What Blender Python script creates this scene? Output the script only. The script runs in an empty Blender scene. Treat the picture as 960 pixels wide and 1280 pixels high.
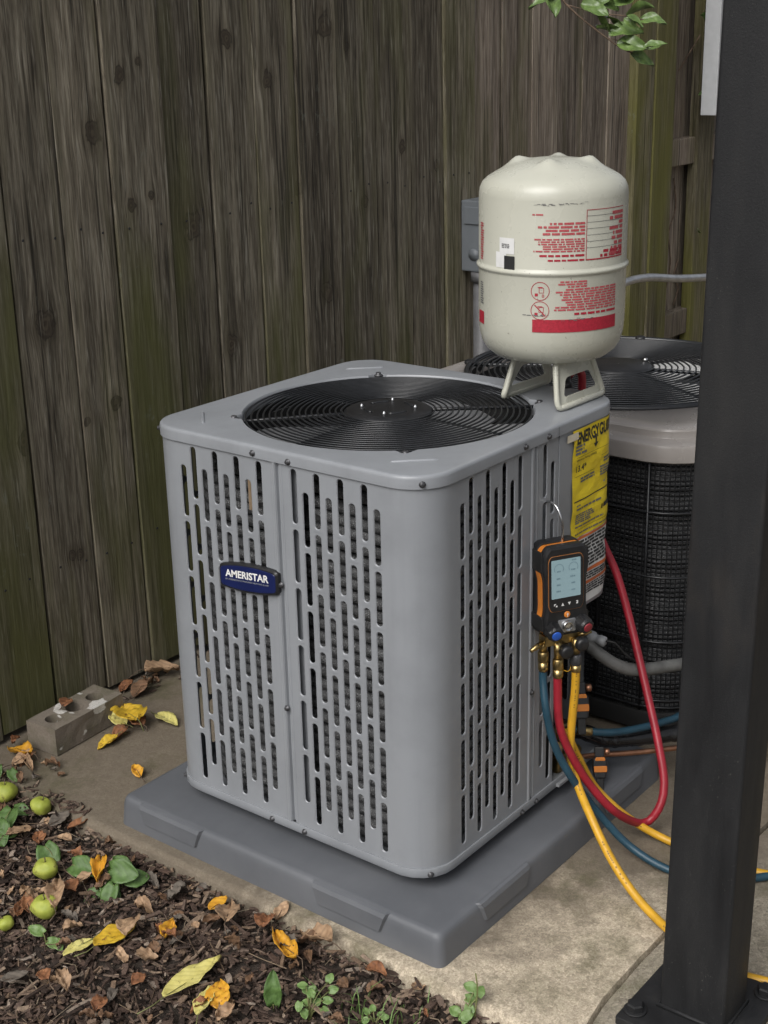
import bpy, bmesh, math, random
from mathutils import Vector, Matrix, noise
random.seed(7)
PI = math.pi
R_ = math.radians
scene = bpy.context.scene
COL = scene.collection

# ------------------------------------------------------------------ camera
YAW, PITCH, ROLL = 0.6678, 0.3323, -0.0229
fw = Vector((math.cos(YAW)*math.cos(PITCH), math.sin(YAW)*math.cos(PITCH), -math.sin(PITCH)))
rt = Vector((math.sin(YAW), -math.cos(YAW), 0)); up = rt.cross(fw)
rt2 = rt*math.cos(ROLL) + up*math.sin(ROLL); up2 = -rt*math.sin(ROLL) + up*math.cos(ROLL)
cd = bpy.data.cameras.new('camera'); cam = bpy.data.objects.new('camera', cd); COL.objects.link(cam)
cd.sensor_fit = 'VERTICAL'; cd.sensor_height = 24; cd.lens = 1739.1/1280*24
cd.clip_start = 0.05; cd.clip_end = 500
m = Matrix((rt2, up2, -fw)).transposed().to_4x4(); m.translation = (-1.4866, -1.0996, 1.3319)
cam.matrix_world = m
scene.camera = cam

# ------------------------------------------------------------------ light
SUN_AZ, SUN_EL = R_(187), R_(46)          # direction towards the light, measured from +X
w = bpy.data.worlds.new('World'); scene.world = w; w.use_nodes = True
nt = w.node_tree; nt.nodes.clear()
sk = nt.nodes.new('ShaderNodeTexSky'); sk.sky_type = 'NISHITA'; sk.sun_disc = False
sk.sun_elevation = SUN_EL; sk.sun_rotation = PI/2 - SUN_AZ; sk.air_density = 1.0; sk.dust_density = 5.0; sk.ozone_density = 1.0
hs = nt.nodes.new('ShaderNodeHueSaturation'); hs.inputs['Saturation'].default_value = 0.28
bg = nt.nodes.new('ShaderNodeBackground'); bg.inputs['Strength'].default_value = 0.075
wo = nt.nodes.new('ShaderNodeOutputWorld')
nt.links.new(sk.outputs[0], hs.inputs['Color']); nt.links.new(hs.outputs[0], bg.inputs['Color']); nt.links.new(bg.outputs[0], wo.inputs[0])
sl = bpy.data.lights.new('sun', 'SUN'); sl.energy = 1.5; sl.angle = R_(44); sl.color = (1.0, 0.985, 0.965)
so = bpy.data.objects.new('sun', sl); COL.objects.link(so)
so.rotation_euler = Vector((math.cos(SUN_EL)*math.cos(SUN_AZ), math.cos(SUN_EL)*math.sin(SUN_AZ), math.sin(SUN_EL))).to_track_quat('Z', 'Y').to_euler()
scene.view_settings.view_transform = 'Standard'; scene.view_settings.look = 'None'
scene.view_settings.exposure = 0.58; scene.view_settings.gamma = 1.0
scene.cycles.use_denoising = True; scene.cycles.adaptive_threshold = .02
scene.cycles.max_bounces = 5; scene.cycles.diffuse_bounces = 3; scene.cycles.glossy_bounces = 3

# ------------------------------------------------------------------ materials
def srgb(r, g, b):
    f = lambda c: (c/255/12.92) if c/255 <= .04045 else ((c/255+.055)/1.055)**2.4
    return (f(r), f(g), f(b), 1)
class NT:
    def __init__(s, name):
        s.m = bpy.data.materials.new(name); s.m.use_nodes = True; s.t = s.m.node_tree
        s.b = s.t.nodes['Principled BSDF']
    def n(s, typ, **kw):
        x = s.t.nodes.new(typ)
        for k, v in kw.items():
            if k in x.inputs: x.inputs[k].default_value = v
            else: setattr(x, k, v)
        return x
    def l(s, a, b): s.t.links.new(a, b)
    def coords(s, kind='Object', scale=(1, 1, 1), loc=(0, 0, 0)):
        if kind == 'World': o = s.n('ShaderNodeNewGeometry').outputs['Position']
        else: o = s.n('ShaderNodeTexCoord').outputs[kind]
        mp = s.n('ShaderNodeMapping'); mp.inputs['Scale'].default_value = scale; mp.inputs['Location'].default_value = loc
        s.l(o, mp.inputs[0]); return mp.outputs[0]
    def noise(s, vec, scale, detail=4, rough=.55, dist=0):
        x = s.n('ShaderNodeTexNoise'); x.inputs['Scale'].default_value = scale; x.inputs['Detail'].default_value = detail
        x.inputs['Roughness'].default_value = rough; x.inputs['Distortion'].default_value = dist
        if vec is not None: s.l(vec, x.inputs['Vector'])
        return x.outputs['Fac']
    def ramp(s, fac, stops):
        x = s.n('ShaderNodeValToRGB'); e = x.color_ramp.elements
        while len(e) < len(stops): e.new(.5)
        for i, (p, c) in enumerate(stops):
            e[i].position = p; e[i].color = c if len(c) == 4 else (*c, 1)
        s.l(fac, x.inputs[0]); return x.outputs[0]
    def mix(s, a, b, fac, mode='MIX'):
        x = s.n('ShaderNodeMix'); x.data_type = 'RGBA'; x.blend_type = mode
        for i, v in ((0, fac), (6, a), (7, b)):
            if hasattr(v, 'links') or hasattr(v, 'is_linked'): s.l(v, x.inputs[i])
            else: x.inputs[i].default_value = v
        return x.outputs[2]
    def math(s, op, a, b=0.0, c=0.0, clamp=False):
        x = s.n('ShaderNodeMath'); x.operation = op; x.use_clamp = clamp
        for i, v in enumerate((a, b, c)):
            if hasattr(v, 'is_linked'): s.l(v, x.inputs[i])
            else: x.inputs[i].default_value = v
        return x.outputs[0]
    def bump(s, h, strength=.3, dist=.001):
        x = s.n('ShaderNodeBump'); x.inputs['Strength'].default_value = strength; x.inputs['Distance'].default_value = dist
        s.l(h, x.inputs['Height']); s.l(x.outputs[0], s.b.inputs['Normal'])
    def set(s, **kw):
        for k, v in kw.items():
            k = k.replace('_', ' ')
            if hasattr(v, 'is_linked'): s.l(v, s.b.inputs[k])
            else: s.b.inputs[k].default_value = v
        return s
G = (lambda v: (v, v, v, 1))
def simple(name, c, rough=.5, metal=0.0, var=.12, scale=40, bump=0.0, bscale=200, spec=.5):
    t = NT(name); v = t.coords('Object')
    n1 = t.noise(v, scale, 3)
    a = tuple(max(0, x*(1-var)) for x in c[:3]) + (1,); b = tuple(min(1, x*(1+var)) for x in c[:3]) + (1,)
    t.set(Base_Color=t.ramp(n1, [(.3, a), (.7, b)]), Roughness=rough, Metallic=metal)
    t.b.inputs['Specular IOR Level'].default_value = spec
    if bump: t.bump(t.noise(v, bscale, 2), bump, .0005)
    return t.m
M = {}
def paint(name, c, rough, dirt, spec=.5, bscale=700, bstr=.08):
    t = NT(name); v = t.coords('World')
    n1 = t.noise(v, 9, 5, .6); n2 = t.noise(v, 160, 3)
    d = t.math('MULTIPLY', t.math('SUBTRACT', n1, .42, clamp=True), dirt, clamp=True)
    base = t.mix(c, tuple(x*.62 for x in c[:3])+(1,), d)
    stv = t.noise(t.coords('World', (1, 1, .05)), 55, 3, .6)
    base = t.mix(base, tuple(x*.80 for x in c[:3])+(1,), t.math('MULTIPLY', t.ramp(stv, [(.52, G(0)), (.75, G(1))]), dirt*.22))
    wv = t.noise(v, 11, 2)
    sp = t.ramp(n2, [(.70, G(0)), (.76, G(1))])
    base = t.mix(base, tuple(min(1, x*1.5+.02) for x in c[:3])+(1,), t.math('MULTIPLY', sp, .10))
    t.set(Base_Color=base, Roughness=t.math('ADD', t.math('MULTIPLY', n1, .22), rough-.11))
    t.b.inputs['Specular IOR Level'].default_value = spec
    t.bump(t.math('ADD', t.math('MULTIPLY', t.noise(v, bscale, 2), .5), t.math('MULTIPLY', wv, 5.0)), bstr*2, .0008)
    return t.m
M['gray_paint'] = paint('gray_paint', (.262, .275, .294, 1), .36, 1.3)
M['black_wire'] = simple('black_wire', (.016, .017, .019), .30, 0, .3, 60)
M['black_plastic'] = simple('black_plastic', (.014, .014, .015), .42, 0, .3, 60, .1)
M['black_rubber'] = simple('black_rubber', (.012, .012, .012), .6, 0, .3, 90, .15)
M['fan_blade'] = simple('fan_blade', (.23, .234, .24), .4, .1, .12, 14)
M['dark_inside'] = simple('dark_inside', (.012, .012, .012), .7)
M['zinc_screw'] = simple('zinc_screw', (.09, .09, .095), .45, .6, .3, 90)
M['tan_paint'] = paint('tan_paint', (.33, .305, .285, 1), .26, 1.0)
M['chrome'] = simple('chrome', (.62, .62, .62), .18, 1, .1)
M['aluminium'] = simple('aluminium', (.50, .51, .53), .38, .85, .15, 30)
M['brass'] = simple('brass', (.40, .295, .13), .34, 1, .35, 60)
M['copper'] = simple('copper', (.40, .20, .12), .35, .9, .35, 40)
M['orange'] = simple('orange', (.62, .20, .025), .45, 0, .12)
M['blue_cap'] = simple('blue_cap', (.02, .09, .42), .4)
M['red_cap'] = simple('red_cap', (.25, .025, .035), .4)
M['white_print_and_sheen'] = simple('white_print_and_sheen', (.74, .74, .72), .5)
M['black_ink'] = simple('black_ink', (.02, .02, .02), .6)
M['grey_ink'] = simple('grey_ink', (.13, .13, .13), .6)
M['screen_ink'] = simple('screen_ink', (.12, .2, .24), .6)
M['red_ink'] = simple('red_ink', (.36, .018, .036), .5, 0, .2, 300)
M['pale_red_ink'] = simple('pale_red_ink', (.42, .075, .085), .55, 0, .25, 400)
M['orange_ink'] = simple('orange_ink', (.50, .12, .03), .5)
M['label_white'] = simple('label_white', (.68, .68, .67), .45, 0, .08)
M['navy'] = simple('navy', (.010, .016, .075), .28, 0, .12)
M['plastic_gray'] = simple('plastic_gray', (.27, .28, .29), .5, 0, .1)
M['box_gray'] = paint('box_gray', (.15, .165, .18, 1), .5, 1.4)
M['conduit_gray'] = simple('conduit_gray', (.12, .12, .125), .5, 0, .2, 25)
M['flex_gray'] = simple('flex_gray', (.11, .11, .105), .6, 0, .35, 30, .25, 400)
M['tape'] = simple('tape', (.52, .47, .36), .6)
M['cardboard'] = simple('cardboard', (.42, .30, .19), .8)
def hose_mat(name, c):
    t = NT(name); v = t.coords('World'); n = t.noise(v, 35, 4)
    t.set(Base_Color=t.ramp(n, [(.3, tuple(x*.75 for x in c)+(1,)), (.65, c+(1,))]), Roughness=.42)
    t.bump(t.noise(v, 900, 1), .06, .0004); return t.m
M['hose_red'] = hose_mat('hose_red', (.33, .016, .03))
M['hose_blue'] = hose_mat('hose_blue', (.018, .062, .095))
M['hose_yellow'] = hose_mat('hose_yellow', (.66, .36, .022))
# plastic pad
t = NT('pad_plastic'); v = t.coords('World'); n = t.noise(v, 7, 5, .6)
t.set(Base_Color=t.ramp(n, [(.3, (.096, .102, .113, 1)), (.7, (.128, .134, .146, 1))]), Roughness=t.ramp(t.noise(v, 12, 4), [(.3, G(.42)), (.7, G(.62))]))
t.bump(t.noise(v, 1100, 2), .25, .0004); M['pad_plastic'] = t.m
# coil
t = NT('coil_fins'); v = t.coords('World')
n = t.noise(v, 520, 2, .6); n2 = t.noise(t.coords('World', (1, 1, .35)), 30, 4, .7)
sp = t.ramp(n, [(.52, G(0)), (.72, G(1))])  # silver glints of the fins, painted into the colour as bright specks
t.set(Base_Color=t.mix((.11, .112, .114, 1), (.62, .63, .64, 1), t.math('MULTIPLY', sp, t.ramp(n2, [(.35, G(.15)), (.7, G(1))]))), Roughness=.42, Metallic=.3)
t.bump(n, .9, .002); M['coil'] = t.m
# yellow paper label
t = NT('label_yellow'); v = t.coords('World'); n = t.noise(v, 22, 4, .6)
t.set(Base_Color=t.ramp(n, [(.3, (.68, .50, .017, 1)), (.7, (.78, .60, .022, 1))]), Roughness=.5)
t.bump(t.noise(t.coords('World', (1, 1, 1.6)), 26, 3), .5, .006); M['label_yellow'] = t.m
# refrigerant cylinder
t = NT('cylinder_paint'); v = t.coords('Object')
n = t.noise(v, 7, 5, .6); c0 = t.ramp(n, [(.3, (.455, .455, .385, 1)), (.7, (.515, .513, .44, 1))])
sv = t.coords('Object', (1, 1, 5)); scr = t.ramp(t.noise(sv, 34, 6, .72), [(.672, G(0)), (.70, G(1))])
sep = t.n('ShaderNodeSeparateXYZ'); t.l(t.coords('Object'), sep.inputs[0])
band = t.math('SUBTRACT', 1.0, t.math('MULTIPLY', t.math('ABSOLUTE', t.math('SUBTRACT', sep.outputs[2], .235)), 9.0), clamp=True)
c1 = t.mix(c0, (.10, .095, .085, 1), t.math('MULTIPLY', t.math('MULTIPLY', scr, band), .85))
spk = t.ramp(t.noise(v, 120, 2, .5), [(.735, G(0)), (.75, G(1))])
c1 = t.mix(c1, (.16, .14, .11, 1), t.math('MULTIPLY', spk, .6))
t.set(Base_Color=c1, Roughness=t.ramp(t.noise(v, 16, 4), [(.3, G(.20)), (.7, G(.36))])); M['cylinder_paint'] = t.m
# steel post
t = NT('post_steel'); v = t.coords('World', (1, 1, .22)); n = t.noise(v, 16, 6, .65)
c0 = t.ramp(n, [(.28, (.0085, .0088, .0096, 1)), (.5, (.0135, .0138, .0148, 1)), (.78, (.025, .0245, .024, 1))])
sp = t.ramp(t.noise(t.coords('World'), 260, 2, .5), [(.69, G(0)), (.72, G(1))])
dz = t.ramp(t.noise(t.coords('World'), 7, 3), [(.5, G(.0)), (.72, G(.28))])
c0 = t.mix(c0, (.20, .19, .17, 1), t.math('MULTIPLY', sp, dz))
dust = t.ramp(t.noise(t.coords('World', (1, 1, .5), (3, 1, 0)), 5, 5, .6), [(.58, G(0)), (.75, G(.5))])
c0 = t.mix(c0, (.055, .044, .034, 1), dust)
t.set(Base_Color=c0, Roughness=t.ramp(n, [(.3, G(.45)), (.7, G(.8))])); t.b.inputs['Specular IOR Level'].default_value = .35; t.bump(t.noise(t.coords('World'), 420, 4, .7), .55, .0009); M['post_steel'] = t.m
# weathered wood
def wood(name, a, b, c, green, gfac, knots=None):
    t = NT(name)
    oi = t.n('ShaderNodeObjectInfo'); pos = t.n('ShaderNodeNewGeometry').outputs['Position']
    off = t.n('ShaderNodeCombineXYZ'); t.l(t.math('MULTIPLY', oi.outputs['Random'], 37.0), off.inputs[2]); t.l(t.math('MULTIPLY', oi.outputs['Random'], 11.0), off.inputs[1])
    add = t.n('ShaderNodeVectorMath'); add.operation = 'ADD'; t.l(pos, add.inputs[0]); t.l(off.outputs[0], add.inputs[1]); P = add.outputs[0]
    def mp(sc):
        x = t.n('ShaderNodeMapping'); x.inputs['Scale'].default_value = sc; t.l(P, x.inputs[0]); return x.outputs[0]
    # knots bend the grain round them
    sp = t.n('ShaderNodeSeparateXYZ'); t.l(pos, sp.inputs[0]); kd = None; wsum = None
    for (kx, kz, kr) in (knots or []):
        dx = t.math('MULTIPLY', t.math('SUBTRACT', sp.outputs[0], kx), 1/kr); dz = t.math('MULTIPLY', t.math('SUBTRACT', sp.outputs[2], kz), 1/(kr*1.3))
        d = t.math('SQRT', t.math('MULTIPLY_ADD', dx, dx, t.math('MULTIPLY', dz, dz)))
        g = t.math('POWER', t.math('SUBTRACT', 1.0, t.math('MULTIPLY', d, .26), clamp=True), 2.0)
        ws = t.math('MULTIPLY', t.math('MULTIPLY', dx, g), -kr*.62)
        kd = d if kd is None else t.math('MINIMUM', kd, d); wsum = ws if wsum is None else t.math('ADD', wsum, ws)
    wv = t.n('ShaderNodeMapping'); wv.inputs['Scale'].default_value = (1, 1, .045); t.l(P, wv.inputs[0])
    disp = t.n('ShaderNodeVectorMath'); disp.operation = 'ADD'; t.l(wv.outputs[0], disp.inputs[0])
    cx = t.n('ShaderNodeCombineXYZ'); t.l(cx.outputs[0], disp.inputs[1])
    if wsum is not None: t.l(wsum, cx.inputs[0])
    gr = t.noise(disp.outputs[0], 135, 4, .74, .3)
    gr2 = t.noise(disp.outputs[0], 34, 5, .66)
    big = t.noise(mp((1, 1, .3)), 3.2, 4, .6)
    c0 = t.ramp(gr, [(.32, a), (.5, b), (.68, c)])
    c0 = t.mix(c0, t.ramp(gr2, [(.32, G(.42)), (.62, G(1.25))]), .7, 'MULTIPLY')
    c0 = t.mix(c0, t.ramp(big, [(.3, (.62, .58, .54, 1)), (.7, (1.12, 1.08, 1.0, 1))]), 1.0, 'MULTIPLY')
    # per board tone
    tone = t.n('ShaderNodeMapRange'); tone.inputs['To Min'].default_value = .66; tone.inputs['To Max'].default_value = 1.28; t.l(oi.outputs['Random'], tone.inputs[0])
    hv = t.n('ShaderNodeCombineColor'); 
    for i in range(3): t.l(tone.outputs[0], hv.inputs[i])
    c0 = t.mix(c0, hv.outputs[0], 1.0, 'MULTIPLY')
    # knots
    if kd is not None:
        kj = t.math('ADD', t.math('ADD', kd, t.math('MULTIPLY', t.math('SUBTRACT', gr2, .5), .7)), t.math('MULTIPLY', t.math('SUBTRACT', t.noise(mp((1, 1, .8)), 48, 2), .5), 1.5))
        ring = t.math('SINE', t.math('MULTIPLY', kj, 11.0))
        kc = t.mix((.045, .036, .027, 1), (.165, .14, .108, 1), t.math('ADD', t.math('MULTIPLY', ring, .22), .5))
        kc = t.mix(kc, (.010, .008, .006, 1), t.ramp(kj, [(.50, G(0)), (.95, G(.8))]))
        c0 = t.mix(c0, kc, t.ramp(kj, [(.82, G(.95)), (.99, G(0))]))
        c0 = t.mix(c0, t.mix(c0, (.55, .52, .47, 1), 1.0, 'MULTIPLY'), t.ramp(kj, [(.25, G(.9)), (.55, G(0))]) if False else t.math('MULTIPLY', t.math('SUBTRACT', 1.0, t.math('MULTIPLY', kj, .42), clamp=True), .9))
    # paler sapwood along the board edges
    gx = t.n('ShaderNodeSeparateXYZ'); t.l(t.n('ShaderNodeTexCoord').outputs['Generated'], gx.inputs[0])
    ed = t.math('MULTIPLY', t.math('ABSOLUTE', t.math('SUBTRACT', gx.outputs[0], .5)), 2.0)
    em = t.ramp(t.math('ADD', ed, t.math('MULTIPLY', t.math('SUBTRACT', t.noise(mp((1, 1, .25)), 7, 2), .5), 1.1)), [(.66, G(0)), (.86, G(.42)), (.93, G(.3)), (.97, G(0))])
    c0 = t.mix(c0, tuple(x*y for x, y in zip(b[:3], (.98, .97, .80)))+(1,), em)
    # fine pale flecks of raised grain
    fl = t.ramp(t.noise(mp((1, 1, .045)), 240, 2, .6), [(.60, G(0)), (.72, G(.5))])
    c0 = t.mix(c0, tuple(x*1.35 for x in c[:3])+(1,), fl)
    ck = t.ramp(t.noise(mp((1, 1, .018)), 75, 3, .6), [(.60, G(0)), (.66, G(.75))])
    c0 = t.mix(c0, tuple(x*.45 for x in a[:3])+(1,), ck)
    # algae
    an = t.noise(mp((1, 1, .22)), 5.5, 3, .65)
    sepz = t.n('ShaderNodeSeparateXYZ'); t.l(pos, sepz.inputs[0])
    hz = t.n('ShaderNodeMapRange'); hz.inputs['From Min'].default_value = 1.2; hz.inputs['From Max'].default_value = .1; hz.inputs['To Min'].default_value = .0; hz.inputs['To Max'].default_value = .17
    t.l(sepz.outputs[2], hz.inputs[0])
    rr = t.math('MULTIPLY', t.math('SUBTRACT', t.math('FRACT', t.math('MULTIPLY', oi.outputs['Random'], 7.31)), .5), .22)
    am = t.ramp(t.math('ADD', t.math('ADD', an, hz.outputs[0]), rr), [(.50-gfac, G(0)), (.72-gfac, G(.85))])
    c0 = t.mix(c0, t.mix(green, tuple(x*1.9 for x in green[:3])+(1,), gr), am)
    # pale lichen
    ln = t.ramp(t.noise(mp((1, 1, .5)), 60, 4, .7), [(.60, G(0)), (.70, G(1))])
    lm = t.ramp(t.noise(mp((1, 1, .5)), 6, 3), [(.52, G(0)), (.66, G(.55))])
    c0 = t.mix(c0, (.17, .18, .15, 1), t.math('MULTIPLY', ln, lm))
    t.set(Base_Color=c0, Roughness=.85); t.b.inputs['Specular IOR Level'].default_value = .25
    t.bump(t.math('ADD', t.math('MULTIPLY', gr, .7), t.math('MULTIPLY', gr2, .8)), .55, .003)
    return t.m
KNOTS = [(0.357, 1.162, 0.0195), (0.431, 1.262, 0.0143), (0.482, 1.287, 0.0072), (0.436, 1.014, 0.0129), (0.492, 1.03, 0.0093), (0.61, 0.954, 0.0252), (0.197, 0.817, 0.023), (0.116, 0.598, 0.0195), (0.207, 0.335, 0.0094), (0.226, 0.331, 0.0094), (0.356, 0.625, 0.0151), (0.277, 0.603, 0.0111), (0.452, 0.538, 0.0117), (0.857, 1.237, 0.016), (1.049, 1.348, 0.0249), (1.133, 1.302, 0.0106), (1.343, 1.061, 0.0137), (1.488, 1.004, 0.0118), (1.031, 0.749, 0.0219), (1.186, 0.945, 0.0134), (0.704, 0.683, 0.0184), (0.742, 1.326, 0.0173), (0.943, 1.0, 0.0126)]
WOOD_ARGS = ((.046, .040, .031, 1), (.150, .135, .108, 1), (.285, .268, .222, 1), (.062, .063, .022, 1), -.03)
M['wood'] = wood('weathered_wood', *WOOD_ARGS)
M['wood_pale'] = wood('weathered_wood_pale', (.085, .070, .058, 1), (.20, .172, .147, 1), (.31, .28, .242, 1), (.07, .07, .026, 1), -.12)
M['wood_mossy'] = wood('weathered_wood_mossy', (.050, .045, .030, 1), (.125, .114, .080, 1), (.20, .186, .14, 1), (.080, .077, .020, 1), .07)
# concrete
def concrete(name, a, b, stain, moss, mossf):
    t = NT(name); v = t.coords('World')
    f = t.noise(v, 330, 4, .75); mid = t.noise(v, 40, 5, .65); big = t.noise(v, 3.4, 5, .62)
    c0 = t.mix(a, b, t.ramp(f, [(.3, G(0)), (.7, G(1))]))
    c0 = t.mix(c0, t.ramp(mid, [(.3, G(.72)), (.65, G(1.08))]), .8, 'MULTIPLY')
    ag = t.n('ShaderNodeTexVoronoi'); ag.inputs['Scale'].default_value = 210; t.l(v, ag.inputs['Vector'])
    c0 = t.mix(c0, t.ramp(ag.outputs['Color'], [(.2, (.55, .5, .45, 1)), (.8, (1.2, 1.17, 1.1, 1))]), .5, 'MULTIPLY')
    # soil washed over the slab towards the fence and behind the units
    sep = t.n('ShaderNodeSeparateXYZ'); t.l(t.coords('World'), sep.inputs[0])
    dirt = t.math('ADD', t.math('MULTIPLY', t.math('ADD', t.math('ADD', sep.outputs[1], .07), t.math('MULTIPLY', sep.outputs[0], .80)), .95), t.math('MULTIPLY', t.math('SUBTRACT', big, .5), 1.25))
    dm = t.ramp(dirt, [(.02, G(0)), (.21, G(.90))])
    dcol = t.mix(stain, tuple(x*1.7 for x in stain[:3])+(1,), mid)
    c0 = t.mix(c0, dcol, t.math('MULTIPLY', dm, t.ramp(mid, [(.2, G(.75)), (.6, G(1))])))
    mn = t.noise(t.coords('World', (1, 1, 1), (4, 2, 0)), 6.5, 6, .7)
    c0 = t.mix(c0, moss, t.ramp(t.math('ADD', mn, mossf), [(.55, G(0)), (.72, G(.62))]))
    t.set(Base_Color=c0, Roughness=.9); t.b.inputs['Specular IOR Level'].default_value = .2
    t.bump(t.math('ADD', t.math('MULTIPLY', f, .5), mid), .6, .003); return t.m
M['concrete'] = concrete('concrete', (.33, .28, .21, 1), (.72, .635, .505, 1), (.088, .072, .054, 1), (.085, .082, .040, 1), .035)
M['concrete_footing'] = concrete('concrete_footing', (.21, .185, .145, 1), (.45, .41, .335, 1), (.12, .10, .078, 1), (.08, .082, .038, 1), .07)
t = NT('brick_cement'); v = t.coords('World')
f = t.noise(v, 260, 4, .75); big = t.noise(v, 14, 4, .6)
c0 = t.mix((.12, .10, .078, 1), (.30, .255, .205, 1), f)
c0 = t.mix(c0, (.085, .082, .042, 1), t.ramp(big, [(.45, G(0)), (.65, G(.7))]))
wsp = t.ramp(t.noise(t.coords('World', (1, 1, 1), (.3, .2, 0)), 17, 3, .5), [(.62, G(0)), (.635, G(1))])
c0 = t.mix(c0, (.62, .60, .56, 1), t.math('MULTIPLY', wsp, t.ramp(f, [(.3, G(.3)), (.5, G(1))])))
t.set(Base_Color=c0, Roughness=.92); t.bump(f, .8, .002); M['brick_cement'] = t.m
# soil, mulch
t = NT('soil'); v = t.coords('World'); f = t.noise(v, 120, 5, .75)
t.set(Base_Color=t.ramp(f, [(.3, (.020, .014, .010, 1)), (.7, (.062, .046, .035, 1))]), Roughness=.95); t.bump(f, .9, .006); M['soil'] = t.m
def chips(name, stops):
    t = NT(name); g = t.n('ShaderNodeNewGeometry')
    base = t.ramp(g.outputs['Random Per Island'], stops)
    v = t.coords('World'); f = t.noise(v, 240, 4, .7)
    t.set(Base_Color=t.mix(base, t.ramp(f, [(.3, G(.45)), (.7, G(1.25))]), .85, 'MULTIPLY'), Roughness=.85)
    t.b.inputs['Specular IOR Level'].default_value = .3
    t.bump(f, .6, .002); return t.m
M['chips'] = chips('mulch_chips', [(.0, (.025, .017, .013, 1)), (.3, (.066, .044, .034, 1)), (.55, (.105, .068, .051, 1)), (.72, (.14, .102, .080, 1)), (.84, (.20, .135, .09, 1)), (.93, (.27, .20, .145, 1)), (1., (.33, .27, .22, 1))])
def leafmat(name, a, b, vein=.2, rough=.6, spot=None, trans=.0):
    t = NT(name); v = t.coords('Object'); n = t.noise(v, 55, 5, .65)
    c0 = t.ramp(n, [(.3, a+(1,)), (.7, b+(1,))])
    if spot: c0 = t.mix(c0, spot+(1,), t.ramp(t.noise(v, 85, 3, .6), [(.62, G(0)), (.68, G(.9))]))
    wv = t.n('ShaderNodeTexWave'); wv.inputs['Scale'].default_value = 45; wv.inputs['Distortion'].default_value = 3; wv.bands_direction = 'DIAGONAL'; t.l(v, wv.inputs['Vector'])
    c0 = t.mix(c0, t.ramp(wv.outputs['Fac'], [(.0, G(1-vein)), (.5, G(1.05))]), 1.0, 'MULTIPLY')
    t.set(Base_Color=c0, Roughness=rough); t.bump(wv.outputs['Fac'], .2, .001); return t.m
M['leaf_yellow'] = leafmat('leaf_yellow', (.50, .30, .02), (.66, .45, .04), .12, .55, (.20, .09, .02))
M['leaf_pale'] = leafmat('leaf_pale', (.52, .46, .13), (.64, .58, .21), .10, .55, (.22, .19, .07))
M['leaf_gold'] = leafmat('leaf_gold', (.50, .22, .015), (.64, .34, .03), .12, .5, (.25, .08, .01))
M['leaf_brown'] = leafmat('leaf_brown', (.10, .055, .028), (.24, .135, .075), .25, .75)
M['leaf_tan'] = leafmat('leaf_tan', (.26, .16, .09), (.42, .28, .17), .2, .7)
M['leaf_rust'] = leafmat('leaf_rust', (.15, .055, .022), (.28, .125, .055), .25, .75)
M['leaf_green'] = leafmat('leaf_green', (.050, .100, .022), (.095, .170, .045), .12, .55)
M['leaf_lime'] = leafmat('leaf_lime', (.09, .16, .04), (.17, .26, .08), .12, .5)
M['leaf_tree'] = leafmat('leaf_tree', (.065, .115, .03), (.14, .21, .06), .12, .35)
M['leaf_graybrown'] = leafmat('leaf_graybrown', (.09, .075, .06), (.16, .135, .11), .2, .8)
t = NT('apple_skin'); v = t.coords('Object'); n = t.noise(v, 40, 4, .6)
c0 = t.ramp(n, [(.3, (.25, .30, .035, 1)), (.7, (.42, .45, .085, 1))])
c0 = t.mix(c0, (.07, .04, .02, 1), t.ramp(t.noise(v, 38, 4, .6), [(.60, G(0)), (.68, G(.9))]))
t.set(Base_Color=c0, Roughness=.6); M['apple'] = t.m
M['rot'] = simple('rot', (.03, .018, .012), .8)
M['twig'] = simple('twig', (.11, .075, .05), .8, 0, .4, 80, .4)
M['stem_green'] = simple('stem_green', (.16, .17, .06), .6)
t = NT('screen_glass'); t.set(Base_Color=(.20, .285, .31, 1), Roughness=.22)
t.b.inputs['Emission Color'].default_value = (.42, .62, .68, 1); t.b.inputs['Emission Strength'].default_value = .10; M['screen'] = t.m

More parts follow.
